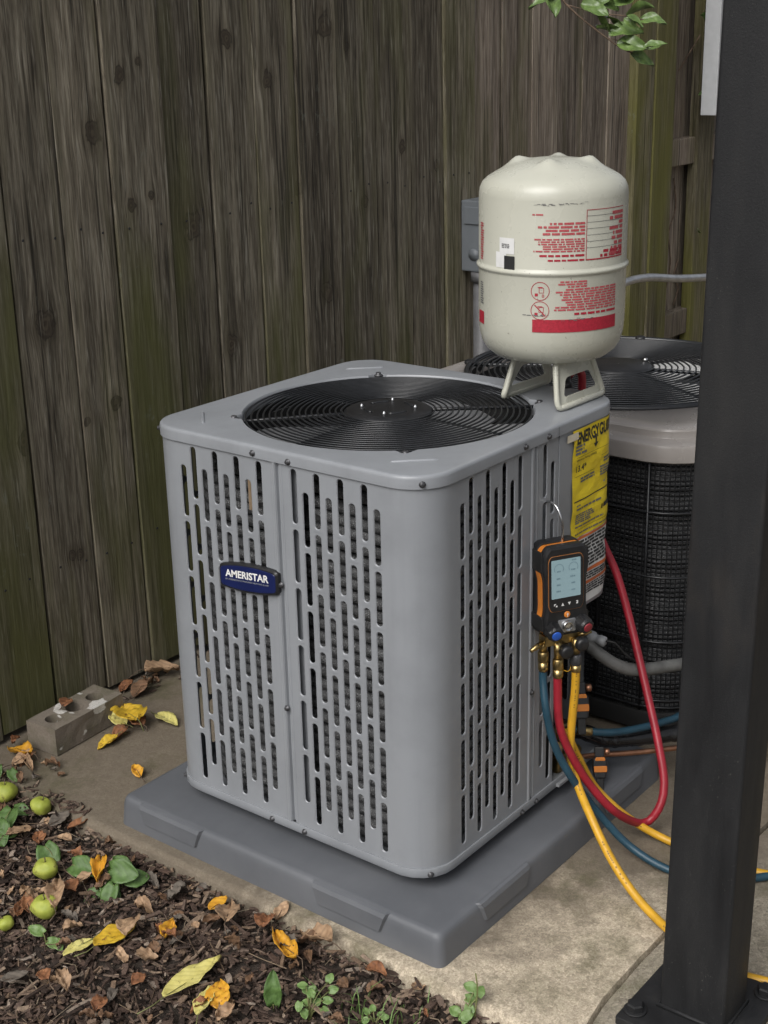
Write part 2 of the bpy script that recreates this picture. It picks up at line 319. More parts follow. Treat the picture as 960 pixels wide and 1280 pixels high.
# ------------------------------------------------------------------ helpers
class MB:
    def __init__(s): s.v = []; s.f = []; s.sm = []
    def add(s, vs, fs, smooth=False, mx=None):
        o = len(s.v)
        s.v += [tuple(mx @ Vector(p)) if mx is not None else tuple(p) for p in vs]
        s.f += [tuple(i+o for i in f) for f in fs]; s.sm += [smooth]*len(fs); return s
    def box(s, lo, hi, mx=None, ch=0.0):
        x0, y0, z0 = lo; x1, y1, z1 = hi
        if ch <= 0:
            return s.add([(x0,y0,z0),(x1,y0,z0),(x1,y1,z0),(x0,y1,z0),(x0,y0,z1),(x1,y0,z1),(x1,y1,z1),(x0,y1,z1)],
                     [(0,3,2,1),(4,5,6,7),(0,1,5,4),(1,2,6,5),(2,3,7,6),(3,0,4,7)], False, mx)
        b = bmesh.new(); bmesh.ops.create_cube(b, size=1)
        for q in b.verts: q.co = Vector(((x0+x1)/2+q.co.x*(x1-x0), (y0+y1)/2+q.co.y*(y1-y0), (z0+z1)/2+q.co.z*(z1-z0)))
        bmesh.ops.bevel(b, geom=list(b.edges), offset=ch, segments=2, profile=.6, affect='EDGES')
        b.verts.index_update(); s.add([q.co[:] for q in b.verts], [[q.index for q in f.verts] for f in b.faces], False, mx); b.free(); return s
    def tube(s, pts, r, n=8, closed=False, cap=True, mx=None, up=(0, 0, 1)):
        pts = [Vector(p) for p in pts]; N = len(pts); vs = []; prev = None
        rr = r if isinstance(r, (list, tuple)) else [r]*N
        for i, p in enumerate(pts):
            a = pts[(i-1) % N] if (closed or i > 0) else p; b = pts[(i+1) % N] if (closed or i < N-1) else p
            d = (b-a); d = d.normalized() if d.length > 1e-9 else Vector((0, 0, 1))
            if prev is None:
                u = Vector(up); u = (u - d*u.dot(d))
                if u.length < 1e-3: u = Vector((1, 0, 0)); u = u-d*u.dot(d)
                u.normalize()
            else:
                u = prev - d*prev.dot(d)
                u = u.normalized() if u.length > 1e-6 else prev
            prev = u; w = d.cross(u)
            for k in range(n):
                t = 2*PI*k/n; vs.append(p + (u*math.cos(t)+w*math.sin(t))*rr[i])
        fs = []
        for i in range(N if closed else N-1):
            j = (i+1) % N
            for k in range(n): fs.append((i*n+k, i*n+(k+1) % n, j*n+(k+1) % n, j*n+k))
        s.add(vs, fs, True, mx)
        if cap and not closed:
            o = len(s.v)-len(vs)
            s.f += [tuple(o+k for k in range(n))[::-1], tuple(o+(N-1)*n+k for k in range(n))]; s.sm += [False, False]
        return s
    def lathe(s, prof, n=32, mx=None, smooth=True, cap=True):
        vs = []
        for (r, z) in prof:
            for k in range(n): vs.append((r*math.cos(2*PI*k/n), r*math.sin(2*PI*k/n), z))
        fs = [(i*n+k, i*n+(k+1) % n, (i+1)*n+(k+1) % n, (i+1)*n+k) for i in range(len(prof)-1) for k in range(n)]
        if cap: fs += [tuple(range(n))[::-1], tuple((len(prof)-1)*n+k for k in range(n))]
        return s.add(vs, fs, smooth, mx)
    def prism(s, poly, z0, z1, mx=None, ch=0.0):
        n = len(poly); c = (sum(p[0] for p in poly)/n, sum(p[1] for p in poly)/n)
        if ch:
            def ins(d):
                out = []
                for i in range(n):
                    p = Vector(poly[i]); a = (p-Vector(poly[i-1])).normalized(); b = (Vector(poly[(i+1) % n])-p).normalized()
                    nn = Vector((-(a.y+b.y), a.x+b.x)); L = nn.length; nn = nn/L if L > 1e-6 else Vector((0, 0)); out.append(p+nn*d)
                return out
            q = ins(ch); rings = [[(*p, z0) for p in poly], [(*p, z1-ch) for p in poly], [(*p, z1-ch*.3) for p in ins(ch*.3)], [(*p, z1) for p in q]]
        else: rings = [[(*p, z0) for p in poly], [(*p, z1) for p in poly]]
        vs = [p for r in rings for p in r]; fs = []
        for i in range(len(rings)-1): fs += [(i*n+k, i*n+(k+1) % n, (i+1)*n+(k+1) % n, (i+1)*n+k) for k in range(n)]
        fs += [tuple(range(n))[::-1], tuple((len(rings)-1)*n+k for k in range(n))]
        return s.add(vs, fs, False, mx)
    def build(s, name, mat, parent=None, loc=None, autosmooth=None):
        me = bpy.data.meshes.new(name); me.from_pydata(s.v, [], s.f)
        me.polygons.foreach_set('use_smooth', s.sm); me.update()
        o = bpy.data.objects.new(name, me); COL.objects.link(o); me.materials.append(M[mat] if isinstance(mat, str) else mat)
        if parent: o.parent = parent
        if loc: o.location = loc
        if autosmooth: smooth_by_angle(me, autosmooth)
        return o
def smooth_by_angle(me, ang):
    b = bmesh.new(); b.from_mesh(me); bmesh.ops.remove_doubles(b, verts=b.verts, dist=1e-6)
    for f in b.faces: f.smooth = True
    for e in b.edges:
        if len(e.link_faces) == 2 and e.calc_face_angle(0) > ang: e.smooth = False
        elif len(e.link_faces) != 2: e.smooth = False
    b.to_mesh(me); b.free()
def tag(o, label=None, cat=None, group=None, kind=None):
    for k, v in (('label', label), ('category', cat), ('group', group), ('kind', kind)):
        if v: o[k] = v
    return o
def empty(name, loc=(0, 0, 0), label=None, cat=None, group=None, mat=None):
    o = bpy.data.objects.new(name, None); COL.objects.link(o); o.location = loc; o.empty_display_size = .05
    if mat is not None: o.matrix_world = mat
    return tag(o, label, cat, group)
def cat_rom(pts, step=.012):
    P = [Vector(p) for p in pts]; P = [P[0]*2-P[1]] + P + [P[-1]*2-P[-2]]; out = []
    for i in range(1, len(P)-2):
        a, b, c, d = P[i-1:i+3]; n = max(2, int((c-b).length/step))
        for k in range(n):
            t = k/n; out.append(.5*((2*b)+(c-a)*t+(2*a-5*b+4*c-d)*t*t+(3*b-a-3*c+d)*t**3))
    out.append(P[-2]); return out
def text_geo(txt, size, bold=0.0, align='LEFT'):
    cu = bpy.data.curves.new('tmp', 'FONT'); cu.body = txt; cu.size = size; cu.offset = bold; cu.align_x = align; cu.resolution_u = 3
    o = bpy.data.objects.new('tmp', cu); COL.objects.link(o)
    dg = bpy.context.evaluated_depsgraph_get(); dg.update()
    me = bpy.data.meshes.new_from_object(o.evaluated_get(dg))
    vs = [v.co[:] for v in me.vertices]; fs = [tuple(p.vertices) for p in me.polygons]
    bpy.data.objects.remove(o); bpy.data.curves.remove(cu); bpy.data.meshes.remove(me)
    return vs, fs
def text_fit(txt, width, height, bold=0.0):
    vs, fs = text_geo(txt, 1.0, bold)
    x0 = min(v[0] for v in vs); x1 = max(v[0] for v in vs); y0 = min(v[1] for v in vs); y1 = max(v[1] for v in vs)
    return [((v[0]-x0)/(x1-x0)*width, (v[1]-y0)/(y1-y0)*height) for v in vs], fs
def word_rows(u0, u1, v0, v1, rows, rnd, fill=.8, ragged=.25, right=False):
    """small rectangles standing for print too fine to read: list of (u0,u1,v0,v1)"""
    out = []; h = (v1-v0)/rows
    for r in range(rows):
        vb = v1-(r+1)*h + h*.22; vt = v1-r*h - h*.12
        L = (u1-u0)*(1-ragged*rnd.random()); ua = u1-L if right else u0; ub = ua+L; u = ua
        while u < ub-h*.3:
            wd = min(h*rnd.uniform(.8, 4.2), ub-u); out.append((u, u+wd, vb, vt)); u += wd+h*.45
    return out
def rects_on(mb, rects, fn, step=.012):
    for (u0, u1, v0, v1) in rects:
        n = max(1, int(math.ceil((u1-u0)/step)))
        vs = [fn(u0+(u1-u0)*i/n, v) for i in range(n+1) for v in (v0, v1)]
        mb.add(vs, [(2*i, 2*i+2, 2*i+3, 2*i+1) for i in range(n)])
def rounded_poly(pts, r, seg=4):
    out = []; n = len(pts)
    for i in range(n):
        p = Vector(pts[i]); a = Vector(pts[i-1]); b = Vector(pts[(i+1) % n])
        da = (a-p); db = (b-p); rr = min(r, da.length*.45, db.length*.45)
        A = p+da.normalized()*rr; B = p+db.normalized()*rr
        for k in range(seg+1):
            t = k/seg; out.append(tuple(A*(1-t)**2+p*2*t*(1-t)+B*t*t))
    return out
def orient(loc, xdir, zdir):
    z = Vector(zdir).normalized(); x = Vector(xdir); x = (x-z*x.dot(z)).normalized(); y = z.cross(x)
    m = Matrix((x, y, z)).transposed().to_4x4(); m.translation = loc; return m

# ================================================================== SETTING
# ground sheet out to the horizon
gb = MB(); gb.add([(-150, -150, -.09), (150, -150, -.09), (150, 150, -.09), (-150, 150, -.09)], [(0, 1, 2, 3)])
tag(gb.build('ground', 'soil'), kind='structure')
# soil of the planting bed, with relief
sb = MB(); nx, ny = 60, 90; X0, X1, Y0, Y1 = -1.3, -.085, -1.0, 1.06
vs = []
for i in range(nx+1):
    for j in range(ny+1):
        x = X0+(X1-X0)*i/nx; y = Y0+(Y1-Y0)*j/ny
        z = -.032+.010*noise.noise((x*6, y*6, 1))+.006*noise.noise((x*19, y*19, 4))
        vs.append((x, y, z))
sb.add(vs, [(i*(ny+1)+j, (i+1)*(ny+1)+j, (i+1)*(ny+1)+j+1, i*(ny+1)+j+1) for i in range(nx) for j in range(ny)], True)
tag(sb.build('planting_bed', 'soil'), kind='structure')
def bed_z(x, y): return -.032+.010*noise.noise((x*6, y*6, 1))+.006*noise.noise((x*19, y*19, 4))
# concrete slab
def slab(name, mat, xs, ys, edge_x, edge_y, zt=0.0):
    b = MB(); nx = len(xs); ny = len(ys); vs = []
    for i, x in enumerate(xs):
        for j, y in enumerate(ys):
            X, Y, Z = x, y, zt+.0016*noise.noise((x*5, y*5, 2))+.0007*noise.noise((x*23, y*23, 7))
            if i <= 1 and edge_x: X += edge_x(y)*(1 if i == 0 else .6)
            if edge_y and edge_y[0] == j: Y += edge_y[1](x)
            if i == 0: Z -= .006+.003*noise.noise((y*9, 3, 1))
            vs.append((X, Y, Z))
    b.add(vs, [(i*ny+j, (i+1)*ny+j, (i+1)*ny+j+1, i*ny+j+1) for i in range(nx-1) for j in range(ny-1)], True)
    # skirt
    loop = [(0, j) for j in range(ny)][::-1] + [(i, 0) for i in range(1, nx)]
    sv = []; 
    for (i, j) in loop:
        p = vs[i*ny+j]; k = .004*noise.noise((p[0]*30, p[1]*30, 5))
        sv += [p, (p[0]-.004+k*(i == 0), p[1]-.003*(j == 0), p[2]-.012), (p[0]-.003+2*k*(i == 0), p[1]-.002*(j == 0), -.088)]
    b.add(sv, [(3*q+r, 3*q+r+1, 3*q+r+4, 3*q+r+3) for q in range(len(loop)-1) for r in range(2)], True)
    return tag(b.build(name, mat), kind='structure')
def frange(a, b, s):
    n = max(1, int(round((b-a)/s))); return [a+(b-a)*i/n for i in range(n)]
xs = [-.104, -.098, -.09] + frange(-.08, 1.0, .03) + frange(1.0, 6.0, .4) + [6.0]
ys = frange(-.297, 1.1, .025) + frange(1.1, 3, .4) + [3.0]
def ex(y):
    e = .006*noise.noise((y*7, 0, 3))+.004*noise.noise((y*31, 1, 3))
    if y > .66: e += .010*(y-.66)/.1*noise.noise((y*13, 5, 1)) + .12*max(0, (y-.72))**1.2
    return e
slab('concrete_slab', 'concrete', xs, ys, ex, (0, lambda x: .004*noise.noise((x*12, 2, 2))-.02*max(0, (.06-x)/.16)**2))
xs2 = [-.075, -.068, -.06] + frange(-.05, .6, .025) + frange(.6, 6, .4) + [6.0]
ys2 = frange(-1.6, -.7, .1) + frange(-.7, -.303, .02) + [-.303]
b = MB(); nyy = len(ys2); vs = []
for i, x in enumerate(xs2):
    for j, y in enumerate(ys2):
        Y = y; X = x; Z = -.001+.003*noise.noise((x*9, y*9, 8))+.0018*noise.noise((x*40, y*40, 9))
        if j == nyy-1: Y += .004*noise.noise((x*12, 2, 2))-.02*max(0, (.06-x)/.16)**2+.0025*noise.noise((x*40, 6, 2)); Z -= .004
        vs.append((X, Y, Z))
b.add(vs, [(i*nyy+j, (i+1)*nyy+j, (i+1)*nyy+j+1, i*nyy+j+1) for i in range(len(xs2)-1) for j in range(nyy-1)], True)
edge = [(0, j) for j in range(nyy)] + [(i, nyy-1) for i in range(1, len(xs2))]
sv = []
for (i, j) in edge: p = vs[i*nyy+j]; sv += [p, (p[0], p[1], -.088)]
b.add(sv, [(2*q, 2*q+2, 2*q+3, 2*q+1) for q in range(len(edge)-1)], True)
tag(b.build('concrete_footing', 'concrete_footing'), kind='structure')

# ================================================================== FENCES
def board(mb_name, x0, x1, y, z0, z1, mat, parent, th=.017, seed=0, lean=0.0, flip=False):
    rnd = random.Random(seed); b = MB(); nz = 10; vs = []; ch = .0012
    ph = rnd.random()*9
    for k in range(nz+1):
        z = z0+(z1-z0)*k/nz; wob = .0022*noise.noise((z*1.3, ph, seed)); cup = .003*noise.noise((z*.8, ph+4, seed)); dx = lean*(z-.6)
        for (px, py) in ((x0+ch, y), (x1-ch, y), (x1, y+ch), (x1, y+th), (x0, y+th), (x0, y+ch)):
            edge = wob+.0012*noise.noise((z*5, px*40, seed))
            vs.append((px+dx+edge, py+cup, z))
    n = 6
    fs = [(k*n+i, k*n+(i+1) % n, (k+1)*n+(i+1) % n, (k+1)*n+i) for k in range(nz) for i in range(n)]
    fs += [tuple(range(n))[::-1], tuple(nz*n+i for i in range(n))]
    b.add(vs, fs); return b.build(mb_name, mat, parent)
FY = 1.045
f1 = empty('wooden_fence', (.8, FY, 0), 'dark weathered board fence with green algae standing behind the units', 'fence')
def rel(o, p): o.parent = p; o.matrix_parent_inverse = p.matrix_world.inverted() if False else Matrix.Translation(-Vector(p.location))
edges = [-1.07, -.93, -.79, -.65, -.51, -.37, -.23, -.085, -.008, .130, .263, .392, .545, .672, .814, .948, 1.089, 1.236, 1.380, 1.522, 1.659]
rb = random.Random(3)
def board_wood(x0, x1):      # boards with knots carry their own variant of the wood
    ks = [k for k in KNOTS if x0-.012 < k[0] < x1+.012]
    return wood('weathered_wood_knotty', *WOOD_ARGS, ks) if ks else M['wood']
for i in range(len(edges)-1):
    g0, g1 = rb.uniform(.0014, .0034), rb.uniform(.0014, .0034)
    o = board('board', edges[i]+g0, edges[i+1]-g1, FY+rb.uniform(-.0035, .0035), rb.uniform(.004, .02), 1.83+rb.uniform(-.01, .01), board_wood(edges[i], edges[i+1]), None, seed=i, lean=rb.uniform(-.004, .004)); rel(o, f1)
pe = [1.659, 1.78, 1.93, 2.07, 2.215, 2.36, 2.49]
for i in range(len(pe)-1):
    o = board('board', pe[i]+.001, pe[i+1]-.0015, FY+rb.uniform(-.004, .004), .02, 1.83+rb.uniform(-.01, .01), 'wood_pale', None, seed=50+i, lean=rb.uniform(-.003, .003)); rel(o, f1)
for z in (.28, .93, 1.58):
    r = MB().box((-1.07, FY+.022, z), (2.49, FY+.06, z+.089), ch=.003).build('rail', 'wood'); rel(r, f1)
for i in range(22):          # unseen boards behind the rails, added to keep the gaps dark
    o = board('board', -1.07+i*.162, -1.07+i*.162+.158, FY+.0625, .02, 1.82, 'wood', None, seed=200+i); rel(o, f1)
for x in (-1.0, 1.4):
    r = MB().box((x, FY+.083, -.08), (x+.089, FY+.17, 1.78), ch=.003).build('post', 'wood'); rel(r, f1)
# nails in the boards, two to a rail
nm = MB().lathe([(.0028, 0), (.0026, .0008), (.001, .0012)], 8, Matrix.Rotation(PI/2, 4, 'X'))
nobj = None
for i in range(7, len(edges)-1):
    for z in (.325, .975):
        for fx in (.25, .75):
            x = edges[i]+(edges[i+1]-edges[i])*fx+rb.uniform(-.008, .008)
            if nobj is None: nobj = nm.build('nail', 'dark_inside'); o = nobj
            else: o = nobj.copy(); COL.objects.link(o)
            o.location = (x, FY-.0040, z+rb.uniform(-.012, .012)); loc = o.location.copy(); o.parent = f1; o.matrix_parent_inverse = Matrix.Translation(-Vector(f1.location))
# second run, seen from its rail side
f2 = empty('wooden_fence', (3.0, 1.05, 0), 'mossy green fence end with recessed boards and rails beside the steel post', 'fence')
for k, (a, c, yy, mt) in enumerate([(2.492, 2.60, FY-.03, 'wood_mossy'), (2.602, 2.735, FY-.034, 'wood_mossy')]):
    rel(board('post_board', a, c, yy, 0, 1.9, mt, None, th=.03, seed=80+k), f2)
for k, (a, c) in enumerate([(2.70, 2.86), (2.862, 3.005), (3.008, 3.15), (3.153, 3.30), (3.303, 3.45), (3.453, 3.6), (3.603, 3.75)]):
    rel(board('board', a, c, 1.105, .01, 1.85, 'wood_pale', None, th=.018, seed=90+k), f2)
for z in (.30, .885):
    rel(MB().box((2.737, 1.062, z), (3.75, 1.1035, z+.088), ch=.004).build('rail', 'wood_pale'), f2)
rel(board('post_board', 3.005, 3.12, 1.05, 0, 1.9, 'wood_mossy', None, th=.035, seed=84), f2)
rel(MB().box((2.62, 1.05, -.08), (2.72, 1.15, 1.85), ch=.004).build('post', 'wood_mossy'), f2)

# ================================================================== EQUIPMENT PAD
A, Bq = -.070, .631
pad = MB()
def pad_outline(d, r):
    lo, hi = A+d, Bq-d; return rounded_poly([(lo, lo), (hi, lo), (hi, hi), (lo, hi)], r, 5)
PT = .055
rings = [(-.004, .018, 0.0), (.0, .016, .040), (.0015, .016, .047), (.004, .015, .0525), (.008, .013, .0548), (.014, .012, PT)]
loops = [[(*p, z) for p in pad_outline(d, r)] for d, r, z in rings]
n = len(loops[0]); vs = [p for l in loops for p in l]
pad.add(vs, [(i*n+k, i*n+(k+1) % n, (i+1)*n+(k+1) % n, (i+1)*n+k) for i in range(len(loops)-1) for k in range(n)], True)
pad.add(loops[-1], [tuple(range(n))], False)
padE = empty('equipment_pad', (.28, .28, 0), 'dark gray plastic equipment pad on the concrete under the gray unit', 'equipment pad')
rel(pad.build('slab', 'pad_plastic'), padE)
def pad_tab(side, c, L):
    """raised chamfered tab on the upper edge of the pad"""
    b = MB(); h = L/2; vs = []
    prof = [(.0030, .0560), (-.0020, .0545), (-.0052, .048), (-.0060, .022), (.003, .019)]
    for t, k in ((-h, 0), (-h+.006, 1), (h-.006, 1), (h, 0)):
        for (d, z) in prof:
            q = A + (d if k else .0045+max(0, (z-.047))*.9); zz = z if k else min(z, .0525)
            u = c+t - (.012*(.056-z)/.035 if t < 0 else -.012*(.056-z)/.035)*-1
            vs.append((q, u, zz) if side == 'L' else (u, q, zz))
    m_ = len(prof)
    # top landing strip
    fs = [(i*m_+k, i*m_+k+1, (i+1)*m_+k+1, (i+1)*m_+k) for i in range(3) for k in range(m_-1)]
    b.add(vs, fs)
    o = b.build('edge_tab', 'pad_plastic'); rel(o, padE)
for c in (.505, .105): pad_tab('L', c, .16)
for c in (.105, .49): pad_tab('R', c, .15)

# ================================================================== MAIN CONDENSER
a, b_, RC = -.002, .562, .062
ZB, ZS, ZC, ZT = .080, .096, .7195, .7396
Lf = b_-a-2*RC; La = PI*RC/2
def per(s, d=0.0):
    """point on the rounded square; s runs left face -> front corner -> right face -> right corner -> back faces; d > 0 is outwards"""
    s = s % (4*(Lf+La)); k = int(s//(Lf+La)); u = s-k*(Lf+La)
    if u <= Lf: x, y, nx, ny = 0, -u, -1, 0        # local frame of face 0 (x=a), going -y
    else:
        th = (u-Lf)/RC; x = RC-RC*math.cos(th); y = -Lf-RC*math.sin(th); nx = -math.cos(th); ny = -math.sin(th)
    x += nx*d; y += ny*d
    px, py = a+x, b_-RC+y
    cx = (a+b_)/2
    for _ in range(k): px, py = cx-(py-cx), cx+(px-cx)
    return px, py
def sL(y): return b_-RC-y                      # left face
def sR(x): return (Lf+La)+(x-a-RC)             # right face
def s_rf(x, d=0.0):                            # right face continued round the right corner
    return per(sR(x), d)
def panel(name, s0, s1, z0, z1, cols, parent, d=0.0, th=.0017, mat='gray_paint', cw=.0205, sw=.0114):
    mb = MB(); cols = sorted(cols); cur = s0
    def quad(sa, sb, za, zb):
        m_ = max(1, int(math.ceil((sb-sa)/.012))) if True else 1
        vs = []
        for i in range(m_+1):
            p = per(sa+(sb-sa)*i/m_, d); vs += [(*p, za), (*p, zb)]
        mb.add(vs, [(2*i, 2*i+2, 2*i+3, 2*i+1) for i in range(m_)])
    r = sw/2
    for sc, slots in cols:
        quad(cur, sc-cw/2, z0, z1) if sc-cw/2 > cur+1e-6 else None
        zc = z0
        for (za, zb) in sorted(slots):
            g = .0049
            quad(sc-cw/2, sc+cw/2, zc, za-g)
            angs = sorted(set([i*PI/8 for i in range(9)] + [math.atan2(g+r, cw/2), PI-math.atan2(g+r, cw/2)]))
            loop = [(ang, zb-r) for ang in angs] + [(ang+PI, za+r) for ang in angs]
            outer = []; L1 = []; L2 = []; L3 = []
            for ang, c0 in loop:
                ca, sa_ = math.cos(ang), math.sin(ang)
                tx = (cw/2)/abs(ca) if abs(ca) > 1e-6 else 1e9; tz = (g+r)/abs(sa_) if abs(sa_) > 1e-6 else 1e9
                t_ = min(tx, tz); su, zz = sc-ca*t_, c0+sa_*t_
                outer.append((*per(su, d), zz)); L1.append((*per(sc-ca*(r+.0011), d), c0+sa_*(r+.0011)))
                L2.append((*per(sc-ca*r, d-.0010), c0+sa_*r)); L3.append((*per(sc-ca*(r-.0003), d-th), c0+sa_*(r-.0003)))
            n_ = len(outer); vs = outer+L1+L2+L3
            mb.add(vs, [(i*n_+k, i*n_+(k+1) % n_, (i+1)*n_+(k+1) % n_, (i+1)*n_+k) for i in range(3) for k in range(n_)])
            zc = zb+g
        quad(sc-cw/2, sc+cw/2, zc, z1); cur = sc+cw/2
    quad(cur, s1, z0, z1)
    o = mb.build(name, mat, None); rel(o, parent); smooth_by_angle(o.data, R_(28)); return o
PITCH_Z, SH = .0967, .0872
def col(high, skip=0, nmax=6):
    top = .7135 if high else .680
    return [(top-k*PITCH_Z-SH, top-k*PITCH_Z) for k in range(skip, nmax)]
ac = empty('condenser_unit', (.28, .28, PT), 'gray outdoor condenser with slotted sides and a blue name badge', 'air conditioner')
# left face, left panel (wraps to the back) and main wrap panel
left_cols = [(sL(y), col(h)) for y, h in ((.481, 0), (.457, 1), (.434, 0), (.4095, 1), (.387, 0), (.363, 1), (.339, 0), (.3155, 1))]
right_cols = [(sL(y), col(h)) for y, h in ((.244, 1), (.2215, 0), (.199, 1), (.176, 0), (.153, 1), (.131, 0), (.108, 1), (.085, 0))]
rf_cols = [(sR(x), col(h)) for x, h in ((.091, 0), (.1135, 1), (.136, 0), (.158, 1), (.1805, 0), (.2025, 1), (.225, 0), (.247, 1))]
per_len = 4*(Lf+La)
panel('louver_panel', -La*.98, sL(.2865), ZS, ZC, left_cols, ac)
panel('louver_panel', sL(.2715), sR(.277), ZS, ZC, right_cols+rf_cols, ac)
panel('louver_panel', sR(.2925), sR(.358), ZS, ZC, [(sR(.3195), col(1)), (sR(.343), col(0))], ac)
# panels of the two far faces
back = [(3*(Lf+La)+ .012 + .0228*i, col((i+1) % 2)) for i in range(19)]
panel('louver_panel', 3*(Lf+La)-.004, per_len-La*1.0, ZS, ZC, back, ac)
back2 = [(2*(Lf+La)+ .012 + .0228*i, col(i % 2)) for i in range(19)]
panel('louver_panel', 2*(Lf+La)-.004, 3*(Lf+La)-.006, ZS, ZC, back2, ac)
# seam channels between panels
def strip(name, s0, s1, z0, z1, d, mat, step=.008):
    mb = MB(); n_ = max(1, int((s1-s0)/step)); vs = []
    for i in range(n_+1):
        p = per(s0+(s1-s0)*i/n_, d); vs += [(*p, z0), (*p, z1)]
    mb.add(vs, [(2*i, 2*i+2, 2*i+3, 2*i+1) for i in range(n_)])
    o = mb.build(name, mat); rel(o, ac); return o
def seam(sc0, sc1):
    mb = MB(); prof = [(sc0-.001, 0.0004), (sc0+.0015, .0026), (sc0+.006, .0026), (sc0+.0075, .0004), (sc0+.0085, -.0045), (sc1-.003, -.0045), (sc1-.001, -.001), (sc1+.003, .0009), (sc1+.0055, .0004)]
    vs = []
    for s_, d_ in prof: p = per(s_, d_); vs += [(*p, ZS+.0005), (*p, ZC)]
    mb.add(vs, [(2*i, 2*i+2, 2*i+3, 2*i+1) for i in range(len(prof)-1)])
    o = mb.build('seam_channel', 'gray_paint'); rel(o, ac)
seam(sL(.2865), sL(.2715)); seam(sR(.277), sR(.2925))
strip('inner_post', sL(.296), sL(.2375), ZS, ZC, -.014, 'gray_paint'); strip('inner_post', sR(.262), sR(.300), ZS, ZC, -.014, 'gray_paint')
strip('inner_post', sR(.331), sR(.3585), ZS, ZC, -.016, 'gray_paint')
# base pan
mb = MB(); prof = [(.0, ZS-.0002), (.0030, ZS), (.0034, ZS-.0012), (.0034, ZB+.002), (.002, ZB), (-.012, ZB)]
N = 120; vs = []
for i in range(N):
    for d, z in prof: vs.append((*per(per_len*i/N, d), z))
mp_ = len(prof); mb.add(vs, [(i*mp_+k, ((i+1) % N)*mp_+k, ((i+1) % N)*mp_+k+1, i*mp_+k+1) for i in range(N) for k in range(mp_-1)], True)
vs = [(*per(per_len*i/N, -.002), ZB+.006) for i in range(N)]; mb.add(vs, [tuple(range(N))])
o = mb.build('base_pan', 'gray_paint'); rel(o, ac); smooth_by_angle(o.data, R_(35))
for (x, y) in ((.09, .09), (.47, .09), (.09, .47), (.47, .47)):
    f = MB().lathe([(.03, 0), (.03, ZB-PT+.004)], 16, Matrix.Translation((x, y, PT))).build('foot', 'black_rubber'); rel(f, ac)
# top cap with fan opening
FC = Vector((.279, .2785)); FR = .2435
mb = MB(); N = 160; rings = []
out_prof = [(.0035, ZC), (.0035, ZT-.006), (.0028, ZT-.0026), (.0008, ZT-.0006), (-.003, ZT)]
lp = []
def ang_sorted(i): return per_len*i/N
base_pts = [per(per_len*i/N, 0) for i in range(N)]
for d, z in out_prof: lp.append([(*per(per_len*i/N, d), z) for i in range(N)])
angs = [math.atan2(p[1]-FC.y, p[0]-FC.x) for p in base_pts]
def notch(th):
    best = min(abs((th-c+PI) % (2*PI)-PI) for c in NOTCH); return .016*max(0, 1-(best/.055)**2)**.5 if best < .055 else 0
NOTCH = [math.atan2(y-FC.y, x-FC.x) for x, y in ((.106, .453), (.452, .100), (.461, .441), (.108, .117))]
for rr, z in ((1.06, ZT), (1.0, ZT), (.992, ZT-.003), (.99, ZT-.018)):
    lp.append([(FC.x+(FR*rr+(notch(t_) if rr <= 1.0 else .004*(notch(t_) > 0)))*math.cos(t_), FC.y+(FR*rr+(notch(t_) if rr <= 1.0 else .004*(notch(t_) > 0)))*math.sin(t_), z) for t_ in angs])
vs = [p for l in lp for p in l]
mb.add(vs, [(i*N+k, i*N+(k+1) % N, (i+1)*N+(k+1) % N, (i+1)*N+k) for i in range(len(lp)-1) for k in range(N)], True)
for (x0, y0, x1, y1) in ((.043, .094, .092, .041), (.466, .523, .515, .471), (.093, .526, .043, .475), (.466, .035, .52, .088)):
    p0, p1 = Vector((x0, y0, ZT-.0012)), Vector((x1, y1, ZT-.0012))
    mb.tube([p0+(p1-p0)*t for t in (0, .03, .1, .5, .9, .97, 1)], [.001, .0026, .0034, .0034, .0034, .0026, .001], 10)
o = mb.build('top_cap', 'gray_paint'); rel(o, ac); smooth_by_angle(o.data, R_(40)); cap_o = o
# water beads on the cap are tiny scuffs
# cap seam on the right lip
sm_ = MB(); p = s_rf(.352, .0042); q = s_rf(.353, .0042); sm_.add([(*p, ZC), (*q, ZC), (*q, ZT-.004), (*p, ZT-.004)], [(0, 1, 2, 3)]); rel(sm_.build('cap_joint', 'zinc_screw'), ac)
# control cover round the right corner
mb = MB(); s0, s1 = sR(.3605), 2*(Lf+La)-.004; n_ = 40; vs = []
ZP = .392
for i in range(n_+1):
    s_ = s0+(s1-s0)*i/n_; 
    for d, z in ((-.012, ZP), (.0, ZP+.0008), (.0012, ZP+.003), (.0012, ZC), (-.004, ZC)): vs.append((*per(s_, d), z))
mb.add(vs, [(i*5+k, (i+1)*5+k, (i+1)*5+k+1, i*5+k+1) for i in range(n_) for k in range(4)], True)
pA = [per(s0, .0012), per(s0, -.006)]
mb.add([(*pA[0], ZP+.003), (*pA[1], ZP+.003), (*pA[1], ZC), (*pA[0], ZC)], [(0, 1, 2, 3)])
o = mb.build('control_cover', 'gray_paint'); rel(o, ac); smooth_by_angle(o.data, R_(35))
